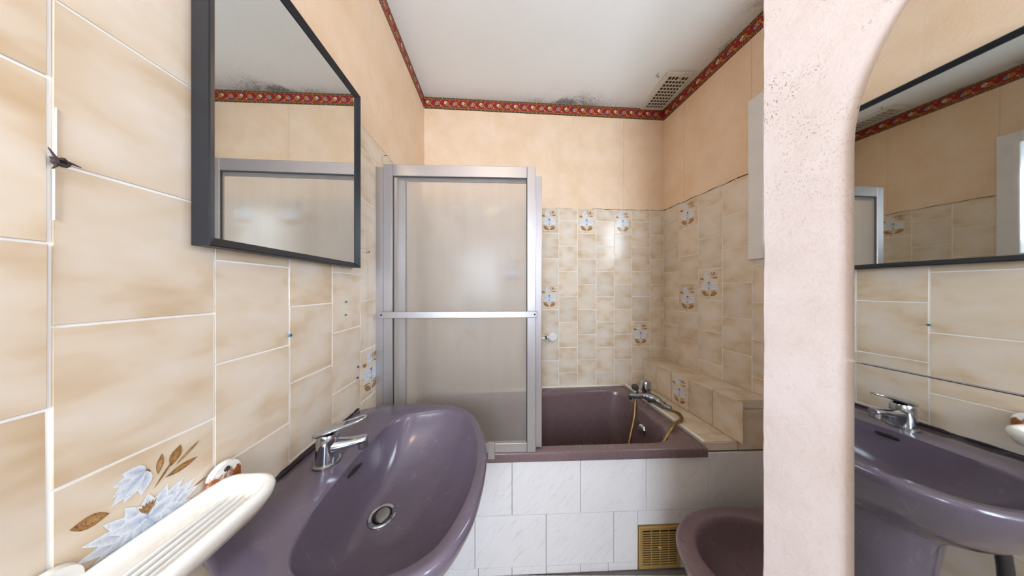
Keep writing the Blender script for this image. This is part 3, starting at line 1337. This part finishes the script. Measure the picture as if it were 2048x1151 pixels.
# base legs on the ledge, body, lever head, spout, diverter, hose elbow
part_lathe('base', [(0.026, -0.002), (0.026, 0.006), (0.021, 0.010), (0.019, 0.04)], (0.03, 0.02, 0), (0, 0, 1), 'chrome_dull', mx)
part_tube('body', [(-0.105, 0.035, 0.034), (-0.06, 0.03, 0.036), (-0.01, 0.02, 0.040), (0.028, 0.0, 0.034), (0.046, -0.035, 0.024), (0.058, -0.062, 0.018)],
          [0.0175] * 6 + [0.019] * 6 + [0.026] * 6 + [0.025] * 6 + [0.020] * 6 + [0.018], 'chrome_dull', mx, 14)
part_lathe('spout_tip', [(0.017, 0.0), (0.017, 0.022), (0.014, 0.024)], (-0.095, 0.035, 0.036), (0, 0, -1), 'chrome', mx)
k_ = part_lathe('lever_head', [(0.024, 0.0), (0.024, 0.02), (0.030, 0.024), (0.031, 0.078), (0.026, 0.088), (0.012, 0.092)], (0.0, 0.03, 0.045), (0, 0, 1), 'chrome', mx)
part_lathe('marker', [(0.006, 0), (0.006, 0.004)], (0.0, 0.0005, 0.085), (0, -1, 0.05), 'rubber', k_)
part_lathe('diverter_stem', [(0.010, 0.0), (0.010, 0.018), (0.006, 0.02), (0.006, 0.035)], (-0.055, 0.03, 0.048), (0, 0, 1), 'chrome', mx)
part_lathe('diverter_knob', [(0.012, 0.0), (0.021, 0.006), (0.021, 0.016), (0.014, 0.019)], (-0.072, 0.032, 0.092), (-0.35, -1, 0.15), 'rubber', mx)
part_lathe('hose_elbow', [(0.014, 0.0), (0.014, 0.018), (0.017, 0.02), (0.017, 0.04)], (0.054, -0.058, 0.018), (0.55, -0.75, -0.15), 'chrome_dull', mx)


def hose(pts, parent):
    P = catmull(pts, 26)
    r = [0.0084 if i % 2 else 0.0072 for i in range(len(P))]
    bm = bmesh.new()
    tube(bm, P, r, 10)
    return mesh_obj('shower_hose', bm, 'gold', parent, True)


hose([(0.072, -0.082, 0.012), (0.088, -0.108, 0.008), (0.090, -0.145, 0.012), (0.060, -0.20, 0.014), (0.0, -0.235, 0.012), (-0.06, -0.275, -0.01),
      (-0.13, -0.29, -0.10), (-0.18, -0.26, -0.22), (-0.26, -0.20, -0.33), (-0.34, -0.10, -0.36)], mx)
hose([(-0.070, 0.03, 0.012), (-0.076, 0.02, -0.02), (-0.10, -0.01, -0.09), (-0.145, -0.05, -0.18), (-0.19, -0.09, -0.27), (-0.25, -0.12, -0.36)], mx)

# ------------------------------------------------------------------ shower head on the back wall
shx = 0.30
sh = empty('hand_shower', (shx, BY(shx) - 0.004, H - 0.355), math.atan(0.0646), 'small round white shower head on the tiles beside the screen', 'hand shower')
part_lathe('head', [(0.012, -0.002), (0.030, 0.004), (0.034, 0.012), (0.033, 0.022), (0.028, 0.026)], (0, -0.012, 0), (0, -1, 0), 'white_plastic', sh, 28)
part_lathe('face_ring', [(0.020, 0.0), (0.020, 0.003), (0.016, 0.003)], (0, -0.037, 0), (0, -1, 0), 'white_plastic', sh, 24)
part_tube('handle', [(-0.022, -0.022, -0.002), (-0.06, -0.024, -0.010), (-0.12, -0.026, -0.016), (-0.20, -0.028, -0.026)],
          [0.010] * 6 + [0.011] * 6 + [0.013] * 6 + [0.012], 'white_plastic', sh)
part_lathe('collar', [(0.0125, 0), (0.0125, 0.012)], (-0.045, -0.0235, -0.006), (-1, 0, -0.2), 'rubber', sh)
part_lathe('wall_bracket', [(0.022, 0), (0.022, 0.008), (0.014, 0.012), (0.014, 0.02)], (-0.12, -0.001, -0.016), (0, -1, 0), 'chrome', sh)

# ------------------------------------------------------------------ shower screen on the bath rim
mSc = frame_matrix((0, 1.028, H), (1, 0.035))
scr = empty('shower_screen', (0, 0, 0))
scr.matrix_world = mSc
tag(scr, 'aluminium framed frosted glass shower screen standing on the bath rim', 'shower screen')
zb, zt = RIM + 0.002, 0.553
xa, xc = -0.608, 0.108
# wall profile, then the front leaf
box('wall_profile', (xa, -0.008, zb), (xa + 0.036, 0.03, zt - 0.012), 'alu', scr, 0.002)


def leaf(x0, x1, y0, z0, z1, sw, rail, d=0.022, glass='frost'):
    st = []
    box('stile', (x0, y0, z0), (x0 + sw, y0 + d, z1), 'alu', scr, 0.002)
    box('stile', (x1 - sw, y0, z0), (x1, y0 + d, z1), 'alu', scr, 0.002)
    box('top_rail', (x0 + sw, y0 + 0.001, z1 - rail), (x1 - sw, y0 + d - 0.001, z1), 'alu', scr, 0.002)
    box('bottom_rail', (x0 + sw, y0 + 0.001, z0), (x1 - sw, y0 + d - 0.001, z0 + rail * 0.8), 'alu', scr, 0.002)
    gl = box('glass_panel', (x0 + sw - 0.002, y0 + d * 0.5 - 0.002, z0 + rail * 0.8 - 0.002), (x1 - sw + 0.002, y0 + d * 0.5 + 0.002, z1 - rail + 0.002), glass, scr)
    gl['label'] = 'frosted glass'
    if glass == 'frost':                 # frosted on the viewer's face only, smooth on the others
        gl.data.materials.append(M['pane'])
        for p in gl.data.polygons:
            p.material_index = 0 if p.normal.y < -0.5 else 1
    for lo, hi in (((x0 + sw, y0 + d * 0.5 - 0.004, z0 + rail * .8), (x0 + sw + 0.003, y0 + d * 0.5 - 0.002, z1 - rail)),
                   ((x1 - sw - 0.003, y0 + d * 0.5 - 0.004, z0 + rail * .8), (x1 - sw, y0 + d * 0.5 - 0.002, z1 - rail)),
                   ((x0 + sw, y0 + d * 0.5 - 0.004, z1 - rail - 0.003), (x1 - sw, y0 + d * 0.5 - 0.002, z1 - rail))):
        box('gasket', lo, hi, 'rubber', gl)


leaf(xa + 0.037, xc, -0.012, zb, zt, 0.040, 0.052)
leaf(xa + 0.085, xc + 0.032, 0.014, zb + 0.002, zt - 0.030, 0.038, 0.030, 0.018, 'pane')
# flat grab bar across the front leaf
bar = box('grab_bar', (xa + 0.030, -0.034, -0.128), (xc + 0.002, -0.027, -0.100), 'alu', scr, 0.0015)
for x in (xa + 0.040, xc - 0.008):
    part_lathe('screw', [(0.0045, 0), (0.004, 0.002)], (x, -0.034, -0.114), (0, -1, 0), 'rubber', bar, 12)
    box('standoff', (x - 0.012, -0.028, -0.126), (x + 0.012, -0.011, -0.102), 'alu_dark', bar)
box('foot_clip', (xa + 0.50, -0.022, zb - 0.02), (xa + 0.53, -0.010, zb + 0.055), 'alu', scr, 0.001)

# ------------------------------------------------------------------ wash basin
bz = H - 0.465
cS = (-0.31, 0.61)
outer_pts = [(LX(.85) + 0.007, 0.855), (-0.565, 0.882), (-0.4955, 0.912), (-0.3667, 0.922), (-0.2518, 0.910), (-0.1608, 0.861), (-0.111, 0.781),
             (-0.080, 0.69), (-0.069, 0.61), (-0.070, 0.52), (-0.085, 0.445), (-0.130, 0.378), (-0.22, 0.332), (-0.33, 0.318), (-0.43, 0.336), (-0.50, 0.372),
             (-0.545, 0.398), (LX(.4) + 0.007, 0.412), (LX(.5) + 0.007, 0.5), (LX(.63) + 0.007, 0.63), (LX(.75) + 0.007, 0.75)]
bowl_pts = [(-0.395, 0.826), (-0.330, 0.856), (-0.241, 0.868), (-0.172, 0.826), (-0.118, 0.7266), (-0.0967, 0.63), (-0.096, 0.545), (-0.111, 0.468), (-0.145, 0.40),
            (-0.22, 0.362), (-0.31, 0.357), (-0.375, 0.38), (-0.410, 0.44), (-0.424, 0.52), (-0.432, 0.62), (-0.430, 0.70), (-0.425, 0.765)]
NS = 144
oS = polar([tuple(p) for p in (v.to_2d() for v in catmull([(p[0], p[1], 0) for p in outer_pts], 6, True))], cS, NS)
cB = (-0.27, 0.61)
iS_ = polar([tuple(p) for p in (v.to_2d() for v in catmull([(p[0], p[1], 0) for p in bowl_pts], 6, True))], cS, NS)
dr = (-0.345, 0.597)
sink = empty('wash_basin', (cS[0], cS[1], 0), 0, 'mauve ceramic pedestal wash basin under the black framed mirror', 'wash basin')
rg = []
rs = lambda r, z: [(p[0] - cS[0], p[1] - cS[1], z) for p in r]
mx_wall = lambda r: [(max(p[0], LX(p[1]) + 0.0065), p[1]) for p in r]
for f, z in ((0.42, -0.215), (0.55, -0.20), (0.72, -0.16), (0.86, -0.105), (0.955, -0.055), (0.99, -0.028)):
    k = [(cS[0] + (p[0] - cS[0]) * f - (1 - f) * 0.10, cS[1] + (p[1] - cS[1]) * f) for p in oS]
    rg.append(rs(mx_wall(k), bz + z))
rg.append(rs(oS, bz - 0.012))
rg.append(rs(shrink(oS, cS, 0.004), bz - 0.003))
rg.append(rs(shrink(oS, cS, 0.011), bz))
rg.append(rs(lerp2(oS, iS_, 0.55), bz - 0.0015))
rg.append(rs(lerp2(oS, iS_, 0.92), bz - 0.0005))
rg.append(rs(iS_, bz - 0.003))
drR = [(dr[0] + 0.024 * math.cos(2 * math.pi * k / NS), dr[1] + 0.024 * math.sin(2 * math.pi * k / NS)) for k in range(NS)]
D = 0.138
for s in (0.02, 0.05, 0.09, 0.14, 0.2, 0.28, 0.37, 0.47, 0.58, 0.7, 0.82, 0.92, 1.0):
    zz = -0.003 - (D - 0.003) * (1 - (1 - s) ** 2.5) ** 0.92
    rg.append(rs(lerp2(iS_, drR, s), bz + zz))
rg.append(rs([(dr[0] + (p[0] - dr[0]) * 0.9, dr[1] + (p[1] - dr[1]) * 0.9) for p in drR], bz - D - 0.012))
bm = bmesh.new()
loft(bm, rg, True, True, True)
auto_smooth(mesh_obj('basin_bowl', bm, 'sink', sink), 60)
# pedestal
pc = (-0.40, 0.61)
prg = []
for z, rx, ry in ((0.0, 0.115, 0.125), (0.03, 0.110, 0.118), (0.10, 0.088, 0.092), (0.40, 0.080, 0.085), (0.58, 0.095, 0.105), (0.665, 0.13, 0.15)):
    prg.append([(pc[0] - cS[0] + rx * math.cos(2 * math.pi * k / 32), pc[1] - cS[1] + ry * math.sin(2 * math.pi * k / 32), z) for k in range(32)])
bm = bmesh.new()
loft(bm, prg, True, True, True)
auto_smooth(mesh_obj('pedestal', bm, 'sink', sink), 50)
# waste fitting
dl = (dr[0] - cS[0], dr[1] - cS[1], bz - D)
bm = bmesh.new()
lathe(bm, [(0.0235, -0.010), (0.034, -0.001), (0.034, 0.0025), (0.031, 0.0045), (0.0245, 0.003), (0.0235, -0.006)], dl, (0, 0, 1), 32, False, False)
o = auto_smooth(mesh_obj('waste_ring', bm, 'chrome', sink))
bm = bmesh.new()
lathe(bm, [(0.018, -0.004), (0.0185, 0.001), (0.016, 0.004), (0.007, 0.0055)], (dl[0] + 0.001, dl[1] + 0.003, dl[2]), (0.1, -0.15, 1), 28)
auto_smooth(mesh_obj('waste_plug', bm, 'chrome_dull', sink))
bm = bmesh.new()
lathe(bm, [(0.021, -0.009), (0.0205, -0.0085)], dl, (0, 0, 1), 24)
mesh_obj('waste_hole', bm, 'black_hole', sink)
# overflow slot on the back slope of the bowl
bm = bmesh.new()
oc = Vector((-0.4215 - cS[0], 0.605 - cS[1], bz - 0.022))
nrm = Vector((1.0, 0, 0.75)).normalized()
ut = Vector((0, 1, 0))
vt = nrm.cross(ut).normalized()
pl = []
for k in range(24):
    a = 2 * math.pi * k / 24
    u = 0.021 * (1 if math.cos(a) > 0 else -1) * min(1, abs(math.cos(a)) * 1.15)
    pl.append(oc + ut * u + vt * (0.0042 * math.sin(a)) + nrm * 0.004)
pl2 = [p - nrm * 0.012 for p in pl]
loft(bm, [pl2, pl], True, True, True)
mesh_obj('overflow_slot', bm, 'black_hole', sink)
# dirty sealant where the basin meets the wall
bm = bmesh.new()
P = []
rad = []
rnd = random.Random(4)
for i in range(34):
    y = 0.415 + (0.868 - 0.415) * i / 33
    P.append((LX(y) + 0.0065 - cS[0], y - cS[1], bz + 0.001))
    rad.append(0.006 * rnd.uniform(0.35, 0.8) + (0.004 if 0.56 < y < 0.70 else 0))
tube(bm, P, rad, 8)
o = mesh_obj('sealant', bm, 'grime', sink, True)
o['label'] = 'blackened sealant line'

part_tube('supply_pipe', [(-0.50 - cS[0], 0.455 - cS[1], 0.0), (-0.50 - cS[0], 0.455 - cS[1], 0.3), (-0.50 - cS[0], 0.46 - cS[1], 0.6), (-0.47 - cS[0], 0.50 - cS[1], bz - 0.06)],
          0.012, 'curtain_dark', sink)

# ------------------------------------------------------------------ basin mixer tap
tp = empty('basin_mixer', (-0.497, 0.604, bz), math.radians(12), 'chrome single lever mixer tap on the wash basin', 'tap')
part_lathe('base_ring', [(0.031, -0.001), (0.031, 0.004), (0.027, 0.007)], (0, 0, 0), (0, 0, 1), 'chrome_dull', tp, 28)
bm = bmesh.new()
lathe(bm, [(0.0255, 0.0), (0.0255, 0.020), (0.0245, 0.05), (0.0245, 0.066), (0.021, 0.075)], (0, 0, 0.004), (0.04, 0, 1), 28)
auto_smooth(mesh_obj('body', bm, 'chrome', tp), 30)
# spout: flattened sweep, local x away from the wall
bm = bmesh.new()
sp_rings = []
for x, z, hw, hh in ((0.005, 0.044, 0.021, 0.020), (0.025, 0.044, 0.019, 0.017), (0.05, 0.046, 0.0155, 0.0125), (0.072, 0.049, 0.0140, 0.0108),
                     (0.090, 0.050, 0.0140, 0.0112), (0.097, 0.050, 0.0115, 0.009)):
    sp_rings.append([(x, hw * math.cos(2 * math.pi * k / 16), z + hh * math.sin(2 * math.pi * k / 16)) for k in range(16)])
loft(bm, sp_rings, True, True, True)
spt = auto_smooth(mesh_obj('spout', bm, 'chrome', tp), 50)
part_lathe('aerator', [(0.0125, 0.0), (0.0125, 0.016), (0.010, 0.018)], (0.086, 0, 0.045), (0.15, 0, -1), 'chrome_dull', spt, 20)
# lever: cap plus open loop
bm = bmesh.new()
lv = []
for x, z, hw, hh in ((-0.028, 0.076, 0.012, 0.006), (-0.015, 0.081, 0.022, 0.010), (0.005, 0.086, 0.0235, 0.010), (0.025, 0.092, 0.020, 0.007), (0.045, 0.098, 0.015, 0.0045)):
    lv.append([(x, hw * math.cos(2 * math.pi * k / 16), z + hh * math.sin(2 * math.pi * k / 16)) for k in range(16)])
loft(bm, lv, True, True, True)
lev = auto_smooth(mesh_obj('lever', bm, 'chrome', tp), 50)
lp = [(0.038, 0.014, 0.096), (0.06, 0.0135, 0.102), (0.082, 0.012, 0.108), (0.094, 0.0, 0.111), (0.082, -0.012, 0.108), (0.06, -0.0135, 0.102), (0.038, -0.014, 0.096)]
part_tube('lever_loop', lp, 0.0032, 'chrome', lev, 8)

# ------------------------------------------------------------------ soap dish
sd_y0, sd_y1 = 0.235, 0.452
soap = empty('soap_dish', (LX(0.345) + 0.006, 0.345, H - 0.368), math.atan(0.0533),
             'long white ceramic soap dish with rusty fixing on the tiles', 'soap dish')
Ls, Ws = (sd_y1 - sd_y0), 0.118
def stadium(x0, x1, l, r0, r1, n=8):
    """x: away from the wall; y: along the wall; small radius at the wall side"""
    return round_poly([(x0, -l / 2), (x1, -l / 2), (x1, l / 2), (x0, l / 2)], [r0, r1, r1, r0], n)


so = stadium(0.0, Ws, Ls, 0.030, 0.056)
def inset(poly, d):
    cx, cy = Ws / 2, 0
    return [(cx + (p[0] - cx) * (1 - d / (Ws / 2)), cy + (p[1] - cy) * (1 - d / (Ls / 2))) for p in poly]


bm = bmesh.new()
rr = lambda poly, z: [(p[0], p[1], z) for p in poly]
loft(bm, [rr(inset(so, 0.030), -0.046), rr(inset(so, 0.012), -0.040), rr(inset(so, 0.002), -0.022), rr(inset(so, 0.0), -0.010), rr(inset(so, 0.003), -0.002),
          rr(inset(so, 0.009), 0.0), rr(inset(so, 0.016), -0.003), rr(inset(so, 0.021), -0.011), rr(inset(so, 0.025), -0.020), rr(inset(so, 0.030), -0.023)], True, True, True)
auto_smooth(mesh_obj('dish', bm, 'soap', soap), 60)
for i in range(4):
    x = 0.040 + 0.0125 * i
    bm = bmesh.new()
    add_box(bm, (x - 0.0022, -0.066, -0.0235), (x + 0.0022, 0.066, -0.0165), 0.0018, 2)
    mesh_obj('ridge', bm, 'white_plastic', soap, True)
for yy, mt in ((0.098, 'rust'), (-0.078, 'soap')):
    bm = bmesh.new()
    pr = []
    for z_, y_ in ((0, 0.003),):
        pass
    pts = [(yy + 0.026 * math.cos(a), 0.004 + 0.024 * math.sin(a)) for a in [math.pi * k / 14 for k in range(15)]] + [(yy - 0.026, -0.02), (yy + 0.026, -0.02)]
    a = [bm.verts.new((0.0, p[0], p[1])) for p in pts]
    b = [bm.verts.new((0.009, yy + (p[0] - yy) * 0.92, p[1] * 0.94)) for p in pts]
    n_ = len(pts)
    for i in range(n_):
        j = (i + 1) % n_
        bm.faces.new((a[i], a[j], b[j], b[i]))
    bm.faces.new(b)
    e = auto_smooth(mesh_obj('fixing_ear', bm, mt, soap), 30)
    if mt == 'rust':
        e['label'] = 'rust stained white fixing ear'
    part_lathe('screw', [(0.005, 0), (0.004, 0.002)], (0.009, yy, 0.014), (1, 0, 0), 'brown_metal', e, 12)

# ------------------------------------------------------------------ black framed mirror on the left wall
mir = empty('wall_mirror', (0, 0, 0))
mir.matrix_world = mL
tag(mir, 'mirror in a thick black frame hung on the left tiles', 'mirror')
ma, mb, mc, md = 0.399 * KL, 0.838 * KL, 0.077, 0.715
dp = 0.033
fw = 0.017


def frame_bar(name, p0, p1, q0, q1):
    """p0,p1 outer corners, q0,q1 inner corners (x,z)"""
    bm = bmesh.new()
    r = []
    for po, qi in ((p0, q0), (p1, q1)):
        mi = (po[0] + (qi[0] - po[0]) * 0.15, po[1] + (qi[1] - po[1]) * 0.15)
        r.append([(po[0], -0.005, po[1]), (po[0], -dp, po[1]), (mi[0], -dp - 0.001, mi[1]), (qi[0], -dp + 0.009, qi[1]), (qi[0], -0.005, qi[1])])
    loft(bm, r, True, True, True)
    return mesh_obj(name, bm, 'black', mir)


O4 = [(ma, mc), (mb, mc), (mb, md), (ma, md)]
I4 = [(ma + fw, mc + fw), (mb - fw, mc + fw), (mb - fw, md - fw), (ma + fw, md - fw)]
for i in range(4):
    j = (i + 1) % 4
    frame_bar('frame_bar', O4[i], O4[j], I4[i], I4[j])
box('mirror_glass', (ma + fw - 0.003, -dp + 0.011, mc + fw - 0.003), (mb - fw + 0.003, -dp + 0.016, md - fw + 0.003), 'mirror', mir)
box('back_board', (ma + 0.006, -dp + 0.0165, mc + 0.006), (mb - 0.006, -0.0055, md - 0.006), 'black', mir)

# ------------------------------------------------------------------ arched mirror on the partition
am = empty('arched_mirror', (0, 0, 0))
am.matrix_world = mN
tag(am, 'large frameless arched mirror in two panes on the partition wall', 'mirror')
yR, Rr = 0.2925, 0.28
sc0 = -(yR - Rr) * KN
s_l, s_r = -yR * KN, -(yR - 2 * Rr) * KN
spring, seam, mbot = 0.183, -0.0945, -0.60
pts = [(s_l, seam + 0.0012), (s_r, seam + 0.0012)]
for k in range(49):
    a = math.pi * k / 48
    pts.append(((s_l + s_r) / 2 + (s_r - s_l) / 2 * math.cos(a), spring + (s_r - s_l) / 2 * math.sin(a)))


def mirror_pane(name, pts, ybase):
    bm = bmesh.new()
    poly_prism(bm, pts, ybase, ybase + 0.0045)
    o = mesh_obj(name, bm, 'mirror2', am)
    o.data.materials.append(M['curtain_dark'])
    for p in o.data.polygons:
        if abs(p.normal.y) < 0.5:
            p.material_index = 1
    return o


mirror_pane('upper_pane', pts, -0.0062)
mirror_pane('lower_pane', [(s_l, mbot), (s_r, mbot), (s_r, seam - 0.0012), (s_l, seam - 0.0012)], -0.0062)

# ------------------------------------------------------------------ bidet
bc = (0.88, 0.762)
bt = H - 0.92
bid = empty('bidet', (bc[0], bc[1], 0), 0, 'dusty mauve ceramic bidet half hidden by the partition', 'bidet')
NB = 72


def bidet_ring(a, b, back, z):
    r = []
    for k in range(NB):
        th = 2 * math.pi * k / NB
        cx, sy = math.cos(th), math.sin(th)
        if cx <= 0:
            r.append((a * cx, b * sy, z))
        else:
            e = 4.0
            d = (abs(cx) ** e + abs(sy) ** e) ** (-1 / e)
            r.append((back * cx * d, b * sy * d, z))
    return r


def bidet_in(a, b, back, z, cx0=0.0):
    return [(cx0 + (a if math.cos(t) < 0 else back) * math.cos(t), b * math.sin(t), z) for t in [2 * math.pi * k / NB for k in range(NB)]]


bm = bmesh.new()
rb = [bidet_ring(0.19, 0.105, 0.34, 0.0), bidet_ring(0.185, 0.10, 0.34, 0.05), bidet_ring(0.20, 0.11, 0.35, 0.18), bidet_ring(0.262, 0.165, 0.36, 0.30),
      bidet_ring(0.292, 0.187, 0.365, bt - 0.022), bidet_ring(0.295, 0.19, 0.365, bt - 0.010), bidet_ring(0.291, 0.187, 0.362, bt - 0.002), bidet_ring(0.284, 0.181, 0.357, bt),
      bidet_in(0.236, 0.155, 0.215, bt - 0.001), bidet_in(0.228, 0.150, 0.207, bt - 0.005), bidet_in(0.220, 0.144, 0.20, bt - 0.02),
      bidet_in(0.205, 0.132, 0.185, bt - 0.07), bidet_in(0.165, 0.10, 0.145, bt - 0.125), bidet_in(0.09, 0.055, 0.08, bt - 0.148), bidet_in(0.022, 0.022, 0.022, bt - 0.152)]
loft(bm, rb, True, True, True)
auto_smooth(mesh_obj('bidet_bowl', bm, 'bidet', bid), 55)
part_lathe('waste_ring', [(0.026, 0), (0.026, 0.004), (0.018, 0.004)], (0, 0, bt - 0.151), (0, 0, 1), 'chrome_dull', bid)
part_lathe('tap_body', [(0.024, 0), (0.024, 0.006), (0.02, 0.01), (0.02, 0.06), (0.016, 0.068)], (0.285, 0, bt), (0, 0, 1), 'chrome', bid)

# ------------------------------------------------------------------ ceiling vent
cv = empty('ceiling_vent', (1.085, 1.592, CEIL), math.atan(0.0646) - 0.03, 'ivory plastic grid vent in the ceiling corner', 'vent')
vx, vy = 0.088, 0.150
box('backing', (-vx + 0.004, -vy + 0.004, -0.003), (vx - 0.004, vy - 0.004, 0.0), 'brown_hole', cv)
fx_, fy0, fy1 = 0.020, 0.030, 0.016
for lo, hi in (((-vx, -vy, -0.014), (vx, -vy + fy0, 0)), ((-vx, vy - fy1, -0.014), (vx, vy, 0)),
               ((-vx, -vy + fy0, -0.014), (-vx + fx_ + 0.008, vy - fy1, 0)), ((vx - fx_ + 0.006, -vy + fy0, -0.014), (vx, vy - fy1, 0))):
    box('frame', lo, hi, 'old_plastic', cv, 0.002)
ix0, ix1, iy0, iy1 = -vx + fx_ + 0.008, vx - fx_ + 0.006, -vy + fy0, vy - fy1
for i in range(1, 6):
    x = ix0 + (ix1 - ix0) * i / 6
    box('bar', (x - 0.0026, iy0, -0.0125), (x + 0.0026, iy1, -0.0095), 'old_plastic', cv)
for i in range(1, 10):
    y = iy0 + (iy1 - iy0) * i / 10
    box('cross_bar', (ix0, y - 0.0035, -0.013), (ix1, y + 0.0035, -0.009), 'old_plastic', cv)
box('clip', (0.012, -vy + 0.002, -0.018), (0.018, -vy + 0.055, -0.0135), 'old_plastic', cv)

# small broken hook on the ceiling
hk = empty('ceiling_hook', (0.945, 1.466, CEIL), 0.3, 'tiny broken white hook on the ceiling by the vent', 'hook')
part_lathe('rose', [(0.012, 0), (0.011, 0.003), (0.006, 0.005)], (0, 0, 0), (0, 0, -1), 'old_plastic', hk, 14)
part_tube('hook', [(0, 0, -0.004), (0.004, 0, -0.014), (0.014, 0, -0.016), (0.018, 0, -0.008)], 0.0024, 'chrome_dull', hk, 8, 4)

# ------------------------------------------------------------------ small wall plugs and nails in the left tiles
def on_left(px, py, out=0.006):
    y = F * 0.553 / (1000 - px)
    return (LX(y) + out, y, H + (577 - py) / F * y)


def plug(px, py, mat, label, r=0.0032, cat='wall plug', group='plastic plugs in the left tiles'):
    p = on_left(px, py, 0.004)
    e = empty('wall_plug', p, math.atan(0.0533), label, cat, group)
    rr_ = r
    part_lathe('collar', [(rr_, 0.0), (rr_, 0.0022), (rr_ * 0.6, 0.0028)], (0, 0, 0), (1, 0, 0), mat, e, 10)
    part_lathe('hole', [(rr_ * 0.45, 0.0), (rr_ * 0.4, 0.0031)], (0, 0, 0), (1, 0, 0), 'black_hole', e, 8)
    return e


plug(577, 670, 'teal', 'teal plastic plug in the tile joint left of the basin tap', 0.0042)
plug(690, 603, 'green', 'upper of two green plastic plugs beside the shower screen', 0.0036)
plug(689, 629, 'green', 'lower of two green plastic plugs beside the shower screen', 0.0036)
plug(714, 733, 'navy', 'upper of two navy plastic plugs near the shower screen', 0.0042)
plug(713, 755, 'navy', 'lower of two navy plastic plugs near the shower screen', 0.0042)


def nail(px, py, label, out):
    p = on_left(px, py, out)
    e = empty('nail', p, math.atan(0.0533), label, 'nail', 'nails in the left wall')
    part_lathe('shank', [(0.0015, 0), (0.0015, 0.012)], (0, 0, 0), (1, 0, 0.1), 'brown_metal', e, 8)
    part_lathe('head', [(0.0032, 0), (0.0032, 0.0012)], (0.011, 0, 0.001), (1, 0, 0.1), 'brown_metal', e, 10)


nail(731, 504, 'rusty nail in the narrow tile strip between mirror and screen', 0.004)
nail(766, 311, 'rusty nail at the tile top above the shower screen', 0.004)

# broken anchor hole in the joint at the far left
p = on_left(112, 324, 0.005)
an = empty('broken_anchor', p, math.atan(0.0533), 'corroded broken wall anchor in the tile joint left of the mirror', 'wall anchor')
rnd = random.Random(9)
bm = bmesh.new()
pts = []
for k in range(14):
    a = 2 * math.pi * k / 14
    r = rnd.uniform(0.75, 1.1)
    pts.append((0.0075 * r * math.cos(a), 0.0065 * r * math.sin(a)))
a0 = [bm.verts.new((0.0, q[0], q[1])) for q in pts]
a1 = [bm.verts.new((0.0035, q[0] * 0.85, q[1] * 0.85)) for q in pts]
a2 = [bm.verts.new((0.004, q[0] * 0.4, q[1] * 0.4)) for q in pts]
for A, B in ((a0, a1), (a1, a2)):
    for i in range(14):
        j = (i + 1) % 14
        bm.faces.new((A[i], A[j], B[j], B[i]))
mesh_obj('collar', bm, 'brown_metal', an)
part_lathe('hole', [(0.0032, 0.0), (0.003, 0.0036)], (0, 0, 0), (1, 0, 0), 'black_hole', an, 10)
for q in ([(0.002, -0.004, 0.004), (0.003, -0.009, 0.013)], [(0.002, -0.003, -0.005), (0.002, -0.006, -0.011)], [(0.002, 0.005, 0.002), (0.002, 0.013, 0.0)]):
    part_tube('splinter', q, [0.0014, 0.0005], 'brown_metal', an, 6, 0)

# two loose slivers of white filler in the joint
for px, ya, yb_ in ((109, 216, 320), (105, 338, 440)):
    y = F * 0.553 / (1000 - px)
    za, zb_ = (577 - ya) / F * y, (577 - yb_) / F * y
    bm = bmesh.new()
    c0 = y * KL
    loft(bm, [[(c0 - 0.0010, -0.0015, z), (c0, -0.0028, z), (c0 + 0.0010, -0.0015, z)] for z in (zb_, (za + zb_) / 2, za)], True, True, True)
    o = mesh_obj('filler_sliver', bm, 'white_plastic', wall_left)
